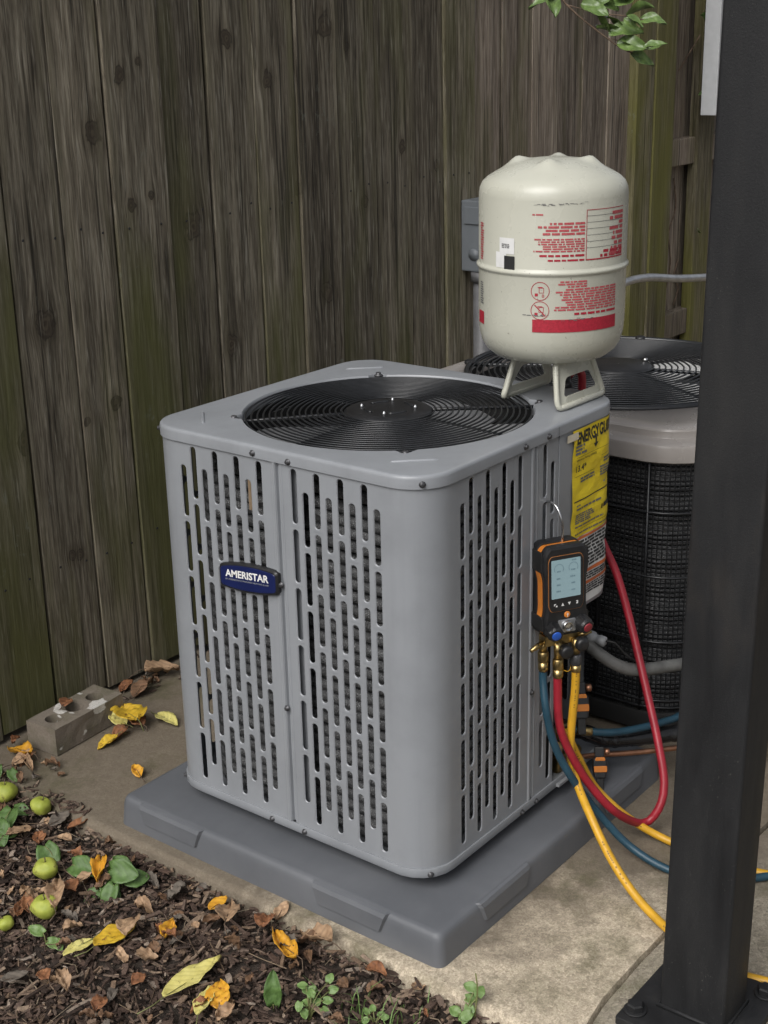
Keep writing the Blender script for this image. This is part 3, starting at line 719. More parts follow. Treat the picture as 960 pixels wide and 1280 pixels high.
# valve recess
mb = MB(); mb.add([(.3605, .004, ZB+.008), (.3605, .03, ZB+.008), (.40, .075, ZB+.008), (.556, .115, ZB+.008), (.3605, .004, ZP), (.3605, .03, ZP), (.40, .075, ZP), (.556, .115, ZP)], [(0, 1, 5, 4), (1, 2, 6, 5), (2, 3, 7, 6), (4, 5, 6, 7)])
rel(mb.build('valve_recess', 'dark_inside'), ac)
mb = MB().box((.366, -.004, ZB+.0085), (.43, .03, ZB+.0115)).box((.366, -.012, ZB+.0035), (.445, .028, ZB+.008))
rel(mb.build('valve_shelf', 'plastic_gray'), ac)
for (x, y, z) in ((.40, .035, .155), (.402, .014, .112)):
    v_ = MB(); v_.box((x-.016, y-.012, z-.014), (x+.016, y+.012, z+.014), ch=.003); v_.lathe([(.009, -.03), (.009, .03), (.006, .032), (.006, .045)], 10, Matrix.Translation((x, y, z)))
    v_.lathe([(.008, 0), (.008, .03), (.0065, .032), (.0065, .04)], 10, orient((x, y-.01, z), (1, 0, 0), (.25, -1, .1)))
    v_.lathe([(.008, 0), (.008, .05)], 10, orient((x+.01, y, z), (0, 0, 1), (1, -.15, 0)))
    rel(v_.build('service_valve', 'brass'), ac)
# inner coil: stacked finned tubes on a rounded path
mb = MB(); ci = .040; cr = .085
cpath = []
def arc(cx, cy, r, t0, t1, n_=8): return [(cx+r*math.cos(t0+(t1-t0)*i/n_), cy+r*math.sin(t0+(t1-t0)*i/n_)) for i in range(n_+1)]
lo, hi = a+ci, b_-ci
cpath = [(.35, lo)] + arc(lo+cr, lo+cr, cr, 1.5*PI, PI) + arc(lo+cr, hi-cr, cr, PI, .5*PI) + arc(hi-cr, hi-cr, cr, .5*PI, 0) + [(hi, .17)]
z = ZB+.022; i = 0
while z < ZC-.012:
    mb.tube([(p[0], p[1], z+.0015*math.sin(i*1.7+q*.4)) for q, p in enumerate(cpath)], .0098, 8); z += .0205; i += 1
rel(mb.build('coil', 'coil'), ac)
mb = MB(); ip = [(p[0]*.93+.28*.07, p[1]*.93+.28*.07) for p in cpath]
mb.add([(*p, zz) for p in ip for zz in (ZB+.01, ZC-.01)], [(2*i, 2*i+2, 2*i+3, 2*i+1) for i in range(len(ip)-1)]); rel(mb.build('coil_liner', 'dark_inside'), ac)
rel(MB().box((.022, .352, .62), (.026, .362, .716)).build('packing_strip', 'cardboard'), ac)
# fan guard
gz = ZT-.004
def dome(r): return gz+.004*(1-(r/FR)**2)
guard = MB(); NR = 17
for k in range(NR):
    r = .078+(FR-.006-.078)*k/(NR-1); n_ = 72
    guard.tube([(FC.x+r*math.cos(2*PI*i/n_), FC.y+r*math.sin(2*PI*i/n_), dome(r)) for i in range(n_)], .0016, 5, closed=True)
g_o = guard.build('fan_guard', 'black_wire'); rel(g_o, ac)
for k, th in enumerate(NOTCH + [ (NOTCH[i]) for i in []]):
    d = Vector((math.cos(th), math.sin(th)))
    sp = MB().tube([(FC.x+d.x*r, FC.y+d.y*r, dome(r)-.0042) for r in (.03, .12, .2, FR+.007)], .0031, 6)
    rel(sp.build('guard_spoke', 'black_wire'), ac)
    cl = MB(); r = FR+.012; cl.lathe([(.0085, 0), (.0085, .002), (.005, .003), (.005, .006), (.0045, .0065)], 10, Matrix.Translation((FC.x+d.x*r, FC.y+d.y*r, ZT-.004)))
    rel(cl.build('spoke_clip', 'zinc_screw'), ac)
mid = sorted(NOTCH); mids = [(mid[i]+mid[(i+1) % 4]+(2*PI if i == 3 else 0))/2 for i in range(4)]
for th in mids:
    d = Vector((math.cos(th), math.sin(th)))
    sp = MB().tube([(FC.x+d.x*r, FC.y+d.y*r, dome(r)-.0036) for r in (.062, .14, FR-.006)], .0019, 5); rel(sp.build('guard_spoke', 'black_wire'), ac)
mp2 = MB(); mp2.lathe([(.001, gz+.0065), (.052, gz+.0065), (.068, gz+.005), (.0745, gz+.001), (.0745, gz-.003)], 40, Matrix.Translation((FC.x, FC.y, 0)), cap=False)
plate = mp2.build('motor_plate', 'black_plastic'); rel(plate, ac)
for k in range(4):
    th = k*PI/2+.5; x, y = FC.x+.045*math.cos(th), FC.y+.045*math.sin(th)
    s_ = MB(); s_.lathe([(.0026, 0), (.0026, .004), (.0016, .0045), (.0016, .006)], 8, Matrix.Translation((x, y, gz+.006)))
    q_ = [(x-.022*math.sin(th+.4*i/4)+.004*math.cos(th)*i, y+.022*math.cos(th+.4*i/4)*(i/4), gz+.0072) for i in range(5)]
    rel(s_.build('motor_bolt', 'aluminium'), ac)
    ri = MB(); ri.tube([(FC.x+.040*math.cos(th+.15+.16*i), FC.y+.040*math.sin(th+.15+.16*i), gz+.0068) for i in range(6)], .0022, 6); rel(ri.build('motor_plate_rib', 'black_wire'), ac)
# fan: motor and blades
mb = MB().lathe([(.001, ZT-.045), (.075, ZT-.045), (.078, ZT-.05), (.078, ZT-.12), (.001, ZT-.12)], 32, Matrix.Translation((FC.x, FC.y, 0))); rel(mb.build('fan_motor', 'dark_inside'), ac)
for k in range(3):
    th0 = R_(118)+k*2*PI/3; bl = MB(); nr, na = 8, 8; vs = []
    for i in range(nr+1):
        r = .07+(FR-.018-.07)*i/nr; span = 1.55-.25*i/nr; sweep = .35*i/nr
        for j in range(na+1):
            t = j/na-.5; th = th0+span*t+sweep; zz = ZT-.036+.040*t+.006*math.cos(t*PI)
            vs.append((FC.x+r*math.cos(th), FC.y+r*math.sin(th), zz))
    bl.add(vs, [(i*(na+1)+j, (i+1)*(na+1)+j, (i+1)*(na+1)+j+1, i*(na+1)+j+1) for i in range(nr) for j in range(na)], True)
    rel(bl.build('fan_blade', 'fan_blade'), ac)
sh = MB().lathe([(FR-.002, ZT-.014), (FR-.004, ZT-.09), (FR+.02, ZT-.11)], 64, Matrix.Translation((FC.x, FC.y, 0)), cap=False); rel(sh.build('fan_shroud', 'dark_inside'), ac)
# screws
scr_m = MB().lathe([(.0052, 0), (.0052, .0010), (.0035, .0014), (.0035, .0042), (.0028, .0046)], 8)
scr_o = None
def screw(x, y, z, nrm):
    global scr_o
    if scr_o is None: scr_o = scr_m.build('screw', 'zinc_screw'); o = scr_o
    else: o = scr_o.copy(); COL.objects.link(o)
    o.matrix_world = Matrix.Identity(4); o.parent = ac; o.matrix_parent_inverse = Matrix.Translation(-Vector(ac.location))
    m = orient((x, y, z), (0, 0, 1), nrm); o.location = m.translation; o.rotation_euler = m.to_euler()
def pscrew(s_, z, d=.0034):
    p = per(s_, d); q = per(s_, d+.01); screw(p[0], p[1], z, (q[0]-p[0], q[1]-p[1], 0))
for s_, z in ((sL(.322), .727), (sL(.25), .725), (Lf+La*.5, .727), (sR(.254), .727), (sR(.322), .727), (sL(.322), .0865), (sL(.25), .0875), (Lf+La*.55, .0865), (sR(.256), .0865), (sR(.300), .0865), (-La*.55, .727), (-La*.5, .0865)): pscrew(s_, z)
for s_, z in ((sL(.2765), .306), (sL(.2765), .52), (sR(.2825), .299)): pscrew(s_, z, .0024)
# name badge
bc = Vector((-.002, .342, .517))
badge = MB()
def badge_outline(wd, hh, r):
    P = []
    nn = 14
    top = [(-wd/2+wd*i/nn, hh/2-.0052*((2*i/nn-1)**2)*hh/.04) for i in range(nn+1)]
    bot = [(-x, -y) for x, y in top]
    return top[::-1]+bot[::-1] if False else [(x, y) for x, y in bot] + [(x, y) for x, y in [(-p[0], -p[1]) for p in bot]]
def bpt(u, v, d):  # u to the right in the picture, v up
    return (-.0025-d, .342-u, .5165+v+.09*u)
def badge_layer(wd, hh, d0, d1, ch):
    pts = []
    nn = 12
    for i in range(nn+1): x = -wd/2+wd*i/nn; pts.append((x, -hh/2+.0058*(2*i/nn-1)**2))
    for i in range(nn+1): x = wd/2-wd*i/nn; pts.append((x, hh/2-.0058*(2*i/nn-1)**2))
    pts = rounded_poly_corners(pts, nn, .006)
    mb = MB(); n_ = len(pts)
    r0 = [bpt(u, v, d0) for u, v in pts]; r1 = [bpt(u, v, d1-ch) for u, v in pts]; r2 = [bpt(u*(1-2*ch/wd), v*(1-2*ch/hh), d1) for u, v in pts]
    mb.add(r0+r1+r2, [(i*n_+k, i*n_+(k+1) % n_, (i+1)*n_+(k+1) % n_, (i+1)*n_+k) for i in range(2) for k in range(n_)] + [tuple(2*n_+k for k in range(n_))])
    return mb
def rounded_poly_corners(pts, nn, r):
    corners = {0, nn, nn+1, 2*nn+1}; out = []; n_ = len(pts)
    for i in range(n_):
        if i in corners:
            p = Vector(pts[i]); a_ = Vector(pts[i-1]); c_ = Vector(pts[(i+1) % n_]); da = (a_-p).normalized()*r; dc = (c_-p).normalized()*r
            for k in range(5): t = k/4; out.append(tuple((p+da)*(1-t)**2+p*2*t*(1-t)+(p+dc)*t*t))
        else: out.append(pts[i])
    return out
bo = badge_layer(.127, .049, .0, .009, .0025).build('badge', 'black_plastic'); rel(bo, ac)
def subpart(mb, name, mat, parent_part):
    o = mb.build(name, mat); o.parent = parent_part; o.matrix_parent_inverse = Matrix.Translation(-Vector(ac.location)); return o
# parts carry no offset of their own, so sub-parts live in the same space
def sub(mb, name, mat, part):
    o = mb.build(name, mat); o.parent = part; return o
sub(badge_layer(.1195, .042, .0085, .0096, .0008), 'badge_face', 'navy', bo)
vs, fs = text_fit('AMERISTAR', .094, .0128, .028); tm = MB(); tm.add([bpt(-.048+u+v*.0, -.0005+v, .0100) for u, v in vs], fs); sub(tm, 'badge_lettering', 'white_print_and_sheen', bo)
vs, fs = text_fit('BY AMERICAN STANDARD HEATING & AIR', .094, .0026, .012); tm = MB(); tm.add([bpt(-.048+u, -.0058+v, .0100) for u, v in vs], fs); sub(tm, 'badge_small_lettering', 'plastic_gray', bo)
# energy label and warning label on the control cover
rl = random.Random(5)
def cov(x, z, d=.0030):
    wav = .0011*math.sin(z*61+x*23)+.0007*math.sin(z*150-x*70)
    p = s_rf(x, d+wav); return (p[0], p[1], z)
def sheet(x0, x1, z0, z1, d, nx=14, nz=22):
    mb = MB(); vs = [cov(x0+(x1-x0)*i/nx+(.0012*math.sin(j*1.1) if i == 0 else 0), z0+(z1-z0)*j/nz, d) for i in range(nx+1) for j in range(nz+1)]
    mb.add(vs, [(i*(nz+1)+j, (i+1)*(nz+1)+j, (i+1)*(nz+1)+j+1, i*(nz+1)+j+1) for i in range(nx) for j in range(nz)], True); return mb
XL0, XL1 = .399, .546
yl = sheet(XL0, XL1, .527, .7165, .0030).build('energy_label', 'label_yellow'); rel(yl, ac)
D2 = .0037
vs, fs = text_fit('ENERGYGUIDE', .130, .0215, .034); tm = MB(); tm.add([cov(.4100+u, .6905+v, D2) for u, v in vs], fs)
ax = .4105+.128*.475
for q in ([(ax-.0022, .680), (ax+.0022, .680), (ax+.0022, .6965), (ax-.0022, .6965)],): tm.add([cov(u, v, D2) for u, v in q], [(0, 1, 2, 3)])
tm.add([cov(ax-.0085, .682, D2), cov(ax, .674, D2), cov(ax+.0085, .682, D2)], [(0, 1, 2)])
sub(tm, 'energy_label_lettering', 'black_ink', yl)
vs, fs = text_fit('Efficiency Rating (SEER2)', .062, .0042, .008); tm = MB(); tm.add([cov(.412+u, .661+v, D2) for u, v in vs], fs)
vs, fs = text_fit('13.4*', .032, .0115, .014); tm.add([cov(.412+u, .643+v, D2) for u, v in vs], fs); sub(tm, 'energy_label_rating', 'black_ink', yl)
rows = word_rows(.407, .440, .672, .690, 3, rl) + word_rows(.500, .540, .640, .650, 2, rl) + word_rows(.425, .475, .622, .632, 2, rl) + word_rows(.49, .538, .618, .636, 4, rl) + word_rows(.412, .425, .583, .587, 1, rl) + word_rows(.412, .50, .576, .581, 1, rl) + word_rows(.412, .470, .552, .570, 5, rl) + word_rows(.412, .505, .545, .549, 1, rl) + word_rows(.412, .53, .532, .536, 1, rl)
tm = MB(); rects_on(tm, rows, lambda u, v: cov(u, v, D2)); sub(tm, 'energy_label_print', 'grey_ink', yl)['kind'] = 'stuff'
tm = MB(); rects_on(tm, [(.405, .543, .5925, .5945), (.41, .47, .6355, .6361), (.49, .54, .655, .6555), (.41, .54, .6685, .669), (.42, .535, .541, .5415), (.496, .5, .559, .567), (.503, .532, .56, .568)], lambda u, v: cov(u, v, D2)); sub(tm, 'energy_label_rules', 'black_ink', yl)
wl = sheet(.408, XL1+.001, .401, .5265, .0028, 12, 12).build('warning_label', 'label_white'); rel(wl, ac)
tm = MB(); rects_on(tm, [(.409, .546, .5215, .5262), (.409, .546, .4565, .4630), (.409, .546, .4345, .4405)], lambda u, v: cov(u, v, D2)); sub(tm, 'warning_stripe', 'orange_ink', wl)
tm = MB(); rects_on(tm, word_rows(.412, .543, .466, .520, 9, rl) + word_rows(.412, .543, .442, .455, 3, rl, ragged=.1) + word_rows(.412, .543, .415, .433, 4, rl, ragged=.2), lambda u, v: cov(u, v, D2)); sub(tm, 'warning_print', 'black_ink', wl)
tp = sheet(.377, .412, .7015, .7135, .0042, 3, 2).build('masking_tape', 'tape'); rel(tp, ac)

# ================================================================== REFRIGERANT CYLINDER (stood upside down on the cap)
CX, CY, CZ = .4915, .0965, ZT
cyl = empty('refrigerant_cylinder', (CX, CY, CZ), 'cream refrigerant cylinder with red print standing upside down on the gray unit', 'gas cylinder')
CR = .1205
prof = [(.001, .0665), (.03, .0670), (.055, .0700), (.076, .0755), (.094, .0800), (.1070, .0905), (.1150, .104), (.1188, .119), (.1202, .136), (CR, .154),
        (CR, .2215), (CR+.0006, .2240), (CR+.0030, .2260), (CR+.0038, .2285), (CR+.0030, .2310), (CR+.0006, .2330), (CR, .2355),
        (CR, .340), (.1192, .351), (.1145, .361), (.106, .3685), (.094, .3755), (.079, .383), (.062, .3895), (.044, .394), (.022, .3965), (.001, .397)]
body = MB(); n_ = 72
# finer dome rings
prof2 = []
for i in range(len(prof)-1):
    (r0, z0), (r1, z1) = prof[i], prof[i+1]; m_ = 3 if z0 >= .365 else 1
    for k in range(m_): prof2.append((r0+(r1-r0)*k/m_, z0+(z1-z0)*k/m_))
prof2.append(prof[-1]); vs = []
for (r, z) in prof2:
    for k in range(n_):
        th = 2*PI*k/n_; zz = z
        if z > .363:
            for q in range(4):
                bx, by = .060*math.cos(q*PI/2+.42), .060*math.sin(q*PI/2+.42)
                dd = math.hypot(r*math.cos(th)-bx, r*math.sin(th)-by); zz += .0090*math.exp(-(dd/.0140)**2)
        vs.append((r*math.cos(th), r*math.sin(th), zz))
body.add(vs, [(i*n_+k, i*n_+(k+1) % n_, (i+1)*n_+(k+1) % n_, (i+1)*n_+k) for i in range(len(prof2)-1) for k in range(n_)], True)
cyl_b = body.build('body', 'cylinder_paint', cyl)
# handles: two stamped frames
def handle(sgn, yb, yt, xs_shift=0, tl=-.056):
    mb = MB()
    outer = rounded_poly([(-.074+xs_shift, .001), (.072+xs_shift, .001), (.046+xs_shift, .082), (tl+xs_shift, .082)], .018, 5)
    inner = rounded_poly([(-.052+xs_shift, .0205), (.054+xs_shift, .0205), (.034+xs_shift, .051), (tl+.018+xs_shift, .051)], .008, 5)
    n_ = len(outer)
    def P(q, off):
        x, z = q; t = z/.075; y = yb+(yt-yb)*t + sgn*(-.010)*(x/.07)**2
        return (x, y+off, z)
    th = .0028
    V = [P(q, -th/2) for q in outer]+[P(q, -th/2) for q in inner]+[P(q, th/2) for q in inner]+[P(q, th/2) for q in outer]
    mb.add(V, [(i*n_+k, i*n_+(k+1) % n_, ((i+1) % 4)*n_+(k+1) % n_, ((i+1) % 4)*n_+k) for i in range(4) for k in range(n_)])
    path = [P(q, sgn*.004) for q in outer if q[1] < .058]
    mb.tube([P((q[0]*.985, max(.0060, q[1])), sgn*.003) for q in outer], .0054, 6, closed=True)
    return mb.build('handle', 'cylinder_paint', cyl)
handle(-1, -.073, -.052, -.006); handle(1, .060, .046, .010, -.040)
vl = MB().lathe([(.011, .068), (.011, .045), (.007, .043), (.007, .022), (.010, .021), (.010, .012)], 12, Matrix.Translation((.034, -.012, 0))); vl.build('valve', 'black_plastic', cyl)
# printing, upside down, wrapped on the body.  u: angle*radius, right in the picture; v up
rc = random.Random(11)
PHI0 = math.atan2(-.619, -.785)          # direction of the viewer side
def cw(u, v, d=.0005):
    th = PHI0+.0+u/CR; return ((CR+d)*math.cos(th), (CR+d)*math.sin(th), v)
def upside(rects, u0, u1, v0, v1): return [(u0+u1-q[1], u0+u1-q[0], v0+v1-q[3], v0+v1-q[2]) for q in rects]
def printed(name, rects, mat, label=None):
    mb = MB(); rects_on(mb, rects, lambda u, v: cw(u, v), .008); o = mb.build(name, mat, cyl_b); return o
blk = [(-.040, .036, .288, .309, 4), (-.046, .036, .262, .284, 6)]
for k, (u0, u1, v0, v1, rws) in enumerate(blk):
    printed('printed_text', upside(word_rows(u0, u1, v0, v1, rws, rc, ragged=.28), u0, u1, v0, v1), 'pale_red_ink')
printed('printed_text', upside(word_rows(-.036, .036, .2545, .2595, 1, rc, ragged=.1), -.036, .036, .2545, .2595), 'red_ink')
printed('printed_text', upside(word_rows(-.027, .036, .2475, .252, 1, rc, ragged=.1), -.027, .036, .2475, .252), 'red_ink')
printed('printed_text', word_rows(-.047, -.030, .318, .3215, 1, rc, ragged=0), 'pale_red_ink')
# ruled table
printed('printed_table_frame', [(.0385, .0395, .248, .326), (.0385, .122, .3250, .326), (.0385, .122, .248, .2500)], 'red_ink')
for r_ in [(.0395, .122, .326-.0098*k, .3266-.0098*k) for k in range(1, 7)]: printed('printed_rule', [r_], 'grey_ink')
printed('printed_text', upside(word_rows(.078, .121, .252, .322, 9, rc, ragged=.7), .078, .121, .252, .322), 'pale_red_ink')
printed('printed_text', upside(word_rows(.045, .121, .2505, .264, 2, rc, ragged=.3), .045, .121, .2505, .264), 'red_ink')
# lower half
printed('printed_text', upside(word_rows(-.008, .042, .2065, .218, 3, rc, ragged=.45), -.008, .042, .2065, .218), 'pale_red_ink')
printed('printed_text', upside(word_rows(-.012, .104, .170, .206, 9, rc, ragged=.18), -.012, .104, .170, .206), 'pale_red_ink')
printed('printed_text', upside(word_rows(.018, .104, .1625, .1680, 1, rc, ragged=.05), .018, .104, .1625, .1680), 'red_ink')
printed('printed_band', [(-.045, .106, .136, .1565)], 'red_ink')
for uu in (-.157, ):
    printed('printed_band', [(uu-.02, uu+.006, .136, .1565)], 'red_ink')
    printed('printed_text', word_rows(uu-.01, uu+.006, .240, .300, 16, rc, ragged=.3), 'red_ink')
    printed('printed_text', word_rows(uu-.01, uu+.006, .168, .205, 10, rc, ragged=.3), 'grey_ink')
def pict(uc, vc, slash):
    mb = MB(); r = .0148; n_ = 28
    ring = [cw(uc+r*k_*math.cos(2*PI*i/n_), vc+r*k_*math.sin(2*PI*i/n_)) for k_ in (1, .93) for i in range(n_)]
    mb.add(ring, [(i, (i+1) % n_, n_+(i+1) % n_, n_+i) for i in range(n_)])
    sh = [(-.002, .006, -.003, .0055), (-.0085, -.0035, -.008, -.0035), (.003, .0062, -.0095, -.005)]
    for q in sh:
        u0, u1, v0, v1 = q; t_ = .0008
        for rr in ((u0, u1, v0, v0+t_), (u0, u1, v1-t_, v1), (u0, u0+t_, v0, v1), (u1-t_, u1, v0, v1)): rects_on(mb, [(uc+rr[0], uc+rr[1], vc+rr[2], vc+rr[3])], lambda u, v: cw(u, v))
    rects_on(mb, [(uc-.008, uc-.004, vc-.0075, vc-.004), (uc-.004, uc+.004, vc+.0055, vc+.0068)], lambda u, v: cw(u, v))
    if slash: mb.add([cw(uc+p[0], vc+p[1], .0006) for p in ((-.0092, .0080), (-.0080, .0092), (.0092, -.0080), (.0080, -.0092))], [(0, 3, 2, 1)])
    mb.build('printed_symbol', 'red_ink', cyl_b)
pict(-.0330, .2015, False); pict(-.0330, .1710, True)
st = MB(); rects_on(st, [(-.106, -.077, .257, .282)], lambda u, v: cw(u, v, .0006)); st.build('sticker', 'label_white', cyl_b)
st = MB(); rects_on(st, [(-.114, -.092, .2345, .2590)], lambda u, v: cw(u, v, .0007)); st.build('sticker', 'label_white', cyl_b)
st = MB(); rects_on(st, [(-.0960, -.0760, .2320, .2540)], lambda u, v: cw(u, v, .0009)); st.build('sticker_black_square', 'black_ink', cyl_b)
st = MB(); rects_on(st, word_rows(-.101, -.082, .2655, .273, 3, rc), lambda u, v: cw(u, v, .0009)); st.build('sticker_print', 'grey_ink', cyl_b)
# scrapes in the paint
for (u0, u1, v0, n_) in ((-.050, .034, .3345, 26), (-.062, -.022, .1625, 16), (.0, .05, .1555, 14)):
    mb = MB()
    for k in range(n_):
        u = rc.uniform(u0, u1); L_ = rc.uniform(.001, .007); v = v0+.02*(u-u0)+rc.gauss(0, .0009); h_ = rc.uniform(.0003, .0011)
        rects_on(mb, [(u, u+L_, v, v+h_)], lambda u, v: cw(u, v, .0008))
    o = mb.build('paint_scrape', 'grey_ink', cyl_b); o['kind'] = 'stuff'

# ================================================================== REAR CONDENSER
u2c = Vector((1.140, .318)); U2H = .375; U2R = .12; U2Z0, U2ZL = .05, .565
def per2(t, d=0.0, h=U2H, r=U2R):
    L = 2*(h-r); A_ = PI*r/2; s = (t % 1)*4*(L+A_); k = int(s//(L+A_)); u = s-k*(L+A_)
    if u <= L: x, y, nx, ny = -h, (h-r)-u, -1, 0
    else:
        th = (u-L)/r; x = -(h-r)-r*math.cos(th); y = -(h-r)-r*math.sin(th); nx = -math.cos(th); ny = -math.sin(th)
    x += nx*d; y += ny*d
    for _ in range(k): x, y = -y, x
    return u2c.x+x, u2c.y+y
u2 = empty('condenser_unit', (u2c.x, u2c.y, 0), 'older tan topped condenser with black wire mesh sides behind the gray unit', 'air conditioner')
N = 112
def loft(prof, name, mat, ang=40):
    mb = MB(); vs = [(*per2(i/N, d), z) for i in range(N) for d, z in prof]; m_ = len(prof)
    mb.add(vs, [(i*m_+k, ((i+1) % N)*m_+k, ((i+1) % N)*m_+k+1, i*m_+k+1) for i in range(N) for k in range(m_-1)], True)
    o = mb.build(name, mat); rel(o, u2); smooth_by_angle(o.data, R_(ang)); return o
loft([(-.006, U2ZL+.002), (.008, U2ZL), (.010, U2ZL+.002), (.010, U2ZL+.028), (.008, U2ZL+.033), (.003, U2ZL+.036), (-.006, U2ZL+.0375), (-.020, U2ZL+.0405), (-.0205, U2ZL+.0415), (-.0215, U2ZL+.053), (-.024, U2ZL+.0565), (-.029, U2ZL+.0585), (-.042, U2ZL+.0595)], 'top_cap', 'tan_paint', 22)
F2R = .326; Z2 = U2ZL+.0595; u2c_keep = u2c.copy(); f2 = Vector((u2c.x, u2c.y))
mb = MB(); vs = []
for i in range(N):
    p = per2(i/N, -.042); th = math.atan2(p[1]-f2.y, p[0]-f2.x)
    vs += [(*p, Z2), (f2.x+F2R*math.cos(th), f2.y+F2R*math.sin(th), Z2+.004), (f2.x+(F2R-.004)*math.cos(th), f2.y+(F2R-.004)*math.sin(th), Z2-.03)]
mb.add(vs, [(i*3+k, ((i+1) % N)*3+k, ((i+1) % N)*3+k+1, i*3+k+1) for i in range(N) for k in range(2)], True); rel(mb.build('cap_deck', 'tan_paint'), u2)
rim = MB().tube([(f2.x+(F2R+.002)*math.cos(2*PI*i/80), f2.y+(F2R+.002)*math.sin(2*PI*i/80), Z2+.005) for i in range(80)], .006, 8, closed=True); rel(rim.build('guard_rim', 'black_wire'), u2)
g2 = MB(); 
def dome2(r): return Z2+.004+.010*(1-(r/F2R)**2)
for k in range(20):
    r = .075+(F2R-.008-.075)*k/19
    g2.tube([(f2.x+r*math.cos(2*PI*i/72), f2.y+r*math.sin(2*PI*i/72), dome2(r)) for i in range(72)], .0021, 5, closed=True)
rel(g2.build('fan_guard', 'black_wire'), u2)
for k in range(8):
    th = k*PI/4+2.7
    sp = MB().tube([(f2.x+r*math.cos(th), f2.y+r*math.sin(th), dome2(r)-.004) for r in (.05, .12, .2, .28, F2R+.005)], .0042 if k % 2 else .003, 6); rel(sp.build('guard_spoke', 'black_wire'), u2)
    if k % 2: rel(MB().lathe([(.014, 0), (.014, .006), (.008, .009)], 12, Matrix.Translation((f2.x+(F2R+.004)*math.cos(th), f2.y+(F2R+.004)*math.sin(th), Z2+.003))).build('spoke_clip', 'black_plastic'), u2)
rel(MB().lathe([(.001, dome2(0)+.006), (.066, dome2(.07)+.005), (.074, dome2(.07)), (.074, dome2(.07)-.01)], 36, Matrix.Translation((f2.x, f2.y, 0)), cap=False).build('motor_cover', 'black_plastic'), u2)
rel(MB().lathe([(.006, dome2(.06)+.004), (.006, dome2(.06)+.010), (.003, dome2(.06)+.012)], 8, Matrix.Translation((f2.x+.055, f2.y-.035, 0))).build('motor_nut', 'chrome'), u2)
for k in range(3):
    th0 = R_(240)+k*2*PI/3; bl = MB(); nr, na = 6, 6; vs = []
    for i in range(nr+1):
        r = .08+(F2R-.03-.08)*i/nr
        for j in range(na+1):
            t = j/na-.5; th = th0+.95*t+.2*i/nr; vs.append((f2.x+r*math.cos(th), f2.y+r*math.sin(th), Z2-.022+.036*t))
    bl.add(vs, [(i*(na+1)+j, (i+1)*(na+1)+j, (i+1)*(na+1)+j+1, i*(na+1)+j+1) for i in range(nr) for j in range(na)], True); rel(bl.build('fan_blade', M['white_print_and_sheen']), u2)  # white colour stands in for sky reflected off the metal blades
rel(MB().lathe([(F2R-.002, Z2-.01), (F2R-.01, Z2-.14), (.001, Z2-.15)], 48, Matrix.Translation((f2.x, f2.y, 0)), cap=False).build('fan_shroud', 'dark_inside'), u2)
# base, coil, mesh
loft([(-.03, .052), (.004, .050), (.006, .046), (.006, .012), (-.02, .006)], 'base_pan', 'dark_inside')
mb = MB(); z = .056; i = 0
while z < U2ZL:
    mb.tube([(*per2(k/72, -.020), z) for k in range(72)], .0036, 5, closed=True); z += .0098
rel(mb.build('coil', 'coil'), u2)
loft([(-.024, .05), (-.024, U2ZL)], 'coil_liner', 'dark_inside')
mb = MB(); z = .053
while z < U2ZL:
    mb.tube([(*per2(k/100, -.004), z) for k in range(100)], .0013, 4, closed=True); z += .0082
for k in range(290):
    p = per2(k/290, -.0024); mb.tube([(*p, .05), (*p, U2ZL+.002)], .0016, 4, cap=False)
mesh_o = mb.build('wire_mesh', 'black_wire'); rel(mesh_o, u2)
for k in range(28):
    p = per2((k+.3)/28, .0005); rel(MB().tube([(*p, .049), (*p, U2ZL+.002)], .0028, 6).build('guard_wire', 'black_wire'), u2)
for z in (.06, .075, .20, .335, .465):
    rel(MB().tube([(*per2(k/100, .001), z) for k in range(100)], .0026, 5, closed=True).build('guard_wire', 'black_wire'), u2)

# ================================================================== STEEL POST
pst = empty('steel_post', (.074, -.427, 0), 'dark charcoal square steel post bolted to the concrete in the foreground', 'post')
px0, px1, py0, py1 = .035, .113, -.475, -.378
ol = rounded_poly([(px0, py0), (px1, py0), (px1, py1), (px0, py1)], .006, 4)
mb = MB(); n_ = len(ol); zs = [.012, .3, .8, 1.4, 2.2]
mb.add([(*p, z) for z in zs for p in ol], [(i*n_+k, i*n_+(k+1) % n_, (i+1)*n_+(k+1) % n_, (i+1)*n_+k) for i in range(len(zs)-1) for k in range(n_)], True)
mb.add([(*p, 2.2) for p in ol], [tuple(range(n_))])
mb.v = [(v[0]+.0055*v[2], v[1]-.0070*v[2], v[2]) for v in mb.v]     # the post leans a little
o = mb.build('tube', 'post_steel'); rel(o, pst); smooth_by_angle(o.data, R_(30))
pl = MB().prism(rounded_poly([(-.022, -.510), (.170, -.510), (.170, -.338), (-.022, -.338)], .004, 2), .0, .012, None, .0015)
rel(pl.build('base_plate', 'post_steel'), pst)
for (x, y) in ((.006, -.3555), (.148, -.3555), (.148, -.489), (.006, -.489)):
    rz = Matrix.Translation((x, y, .012)) @ Matrix.Rotation(.3+x*9, 4, 'Z')
    bt = MB().lathe([(.0165, 0), (.0165, .0026), (.015, .003)], 20, rz); bt.lathe([(.0125, .003), (.0125, .0115), (.0105, .0135)], 6, rz, smooth=False)
    rel(bt.build('bolt', 'post_steel'), pst)
wd = MB().tube([(*p, .0145) for p in [(px0-.001, py0-.001), (px1+.001, py0-.001), (px1+.001, py1+.001), (px0-.001, py1+.001)]], .0035, 6, closed=True); rel(wd.build('weld_bead', 'post_steel'), pst)

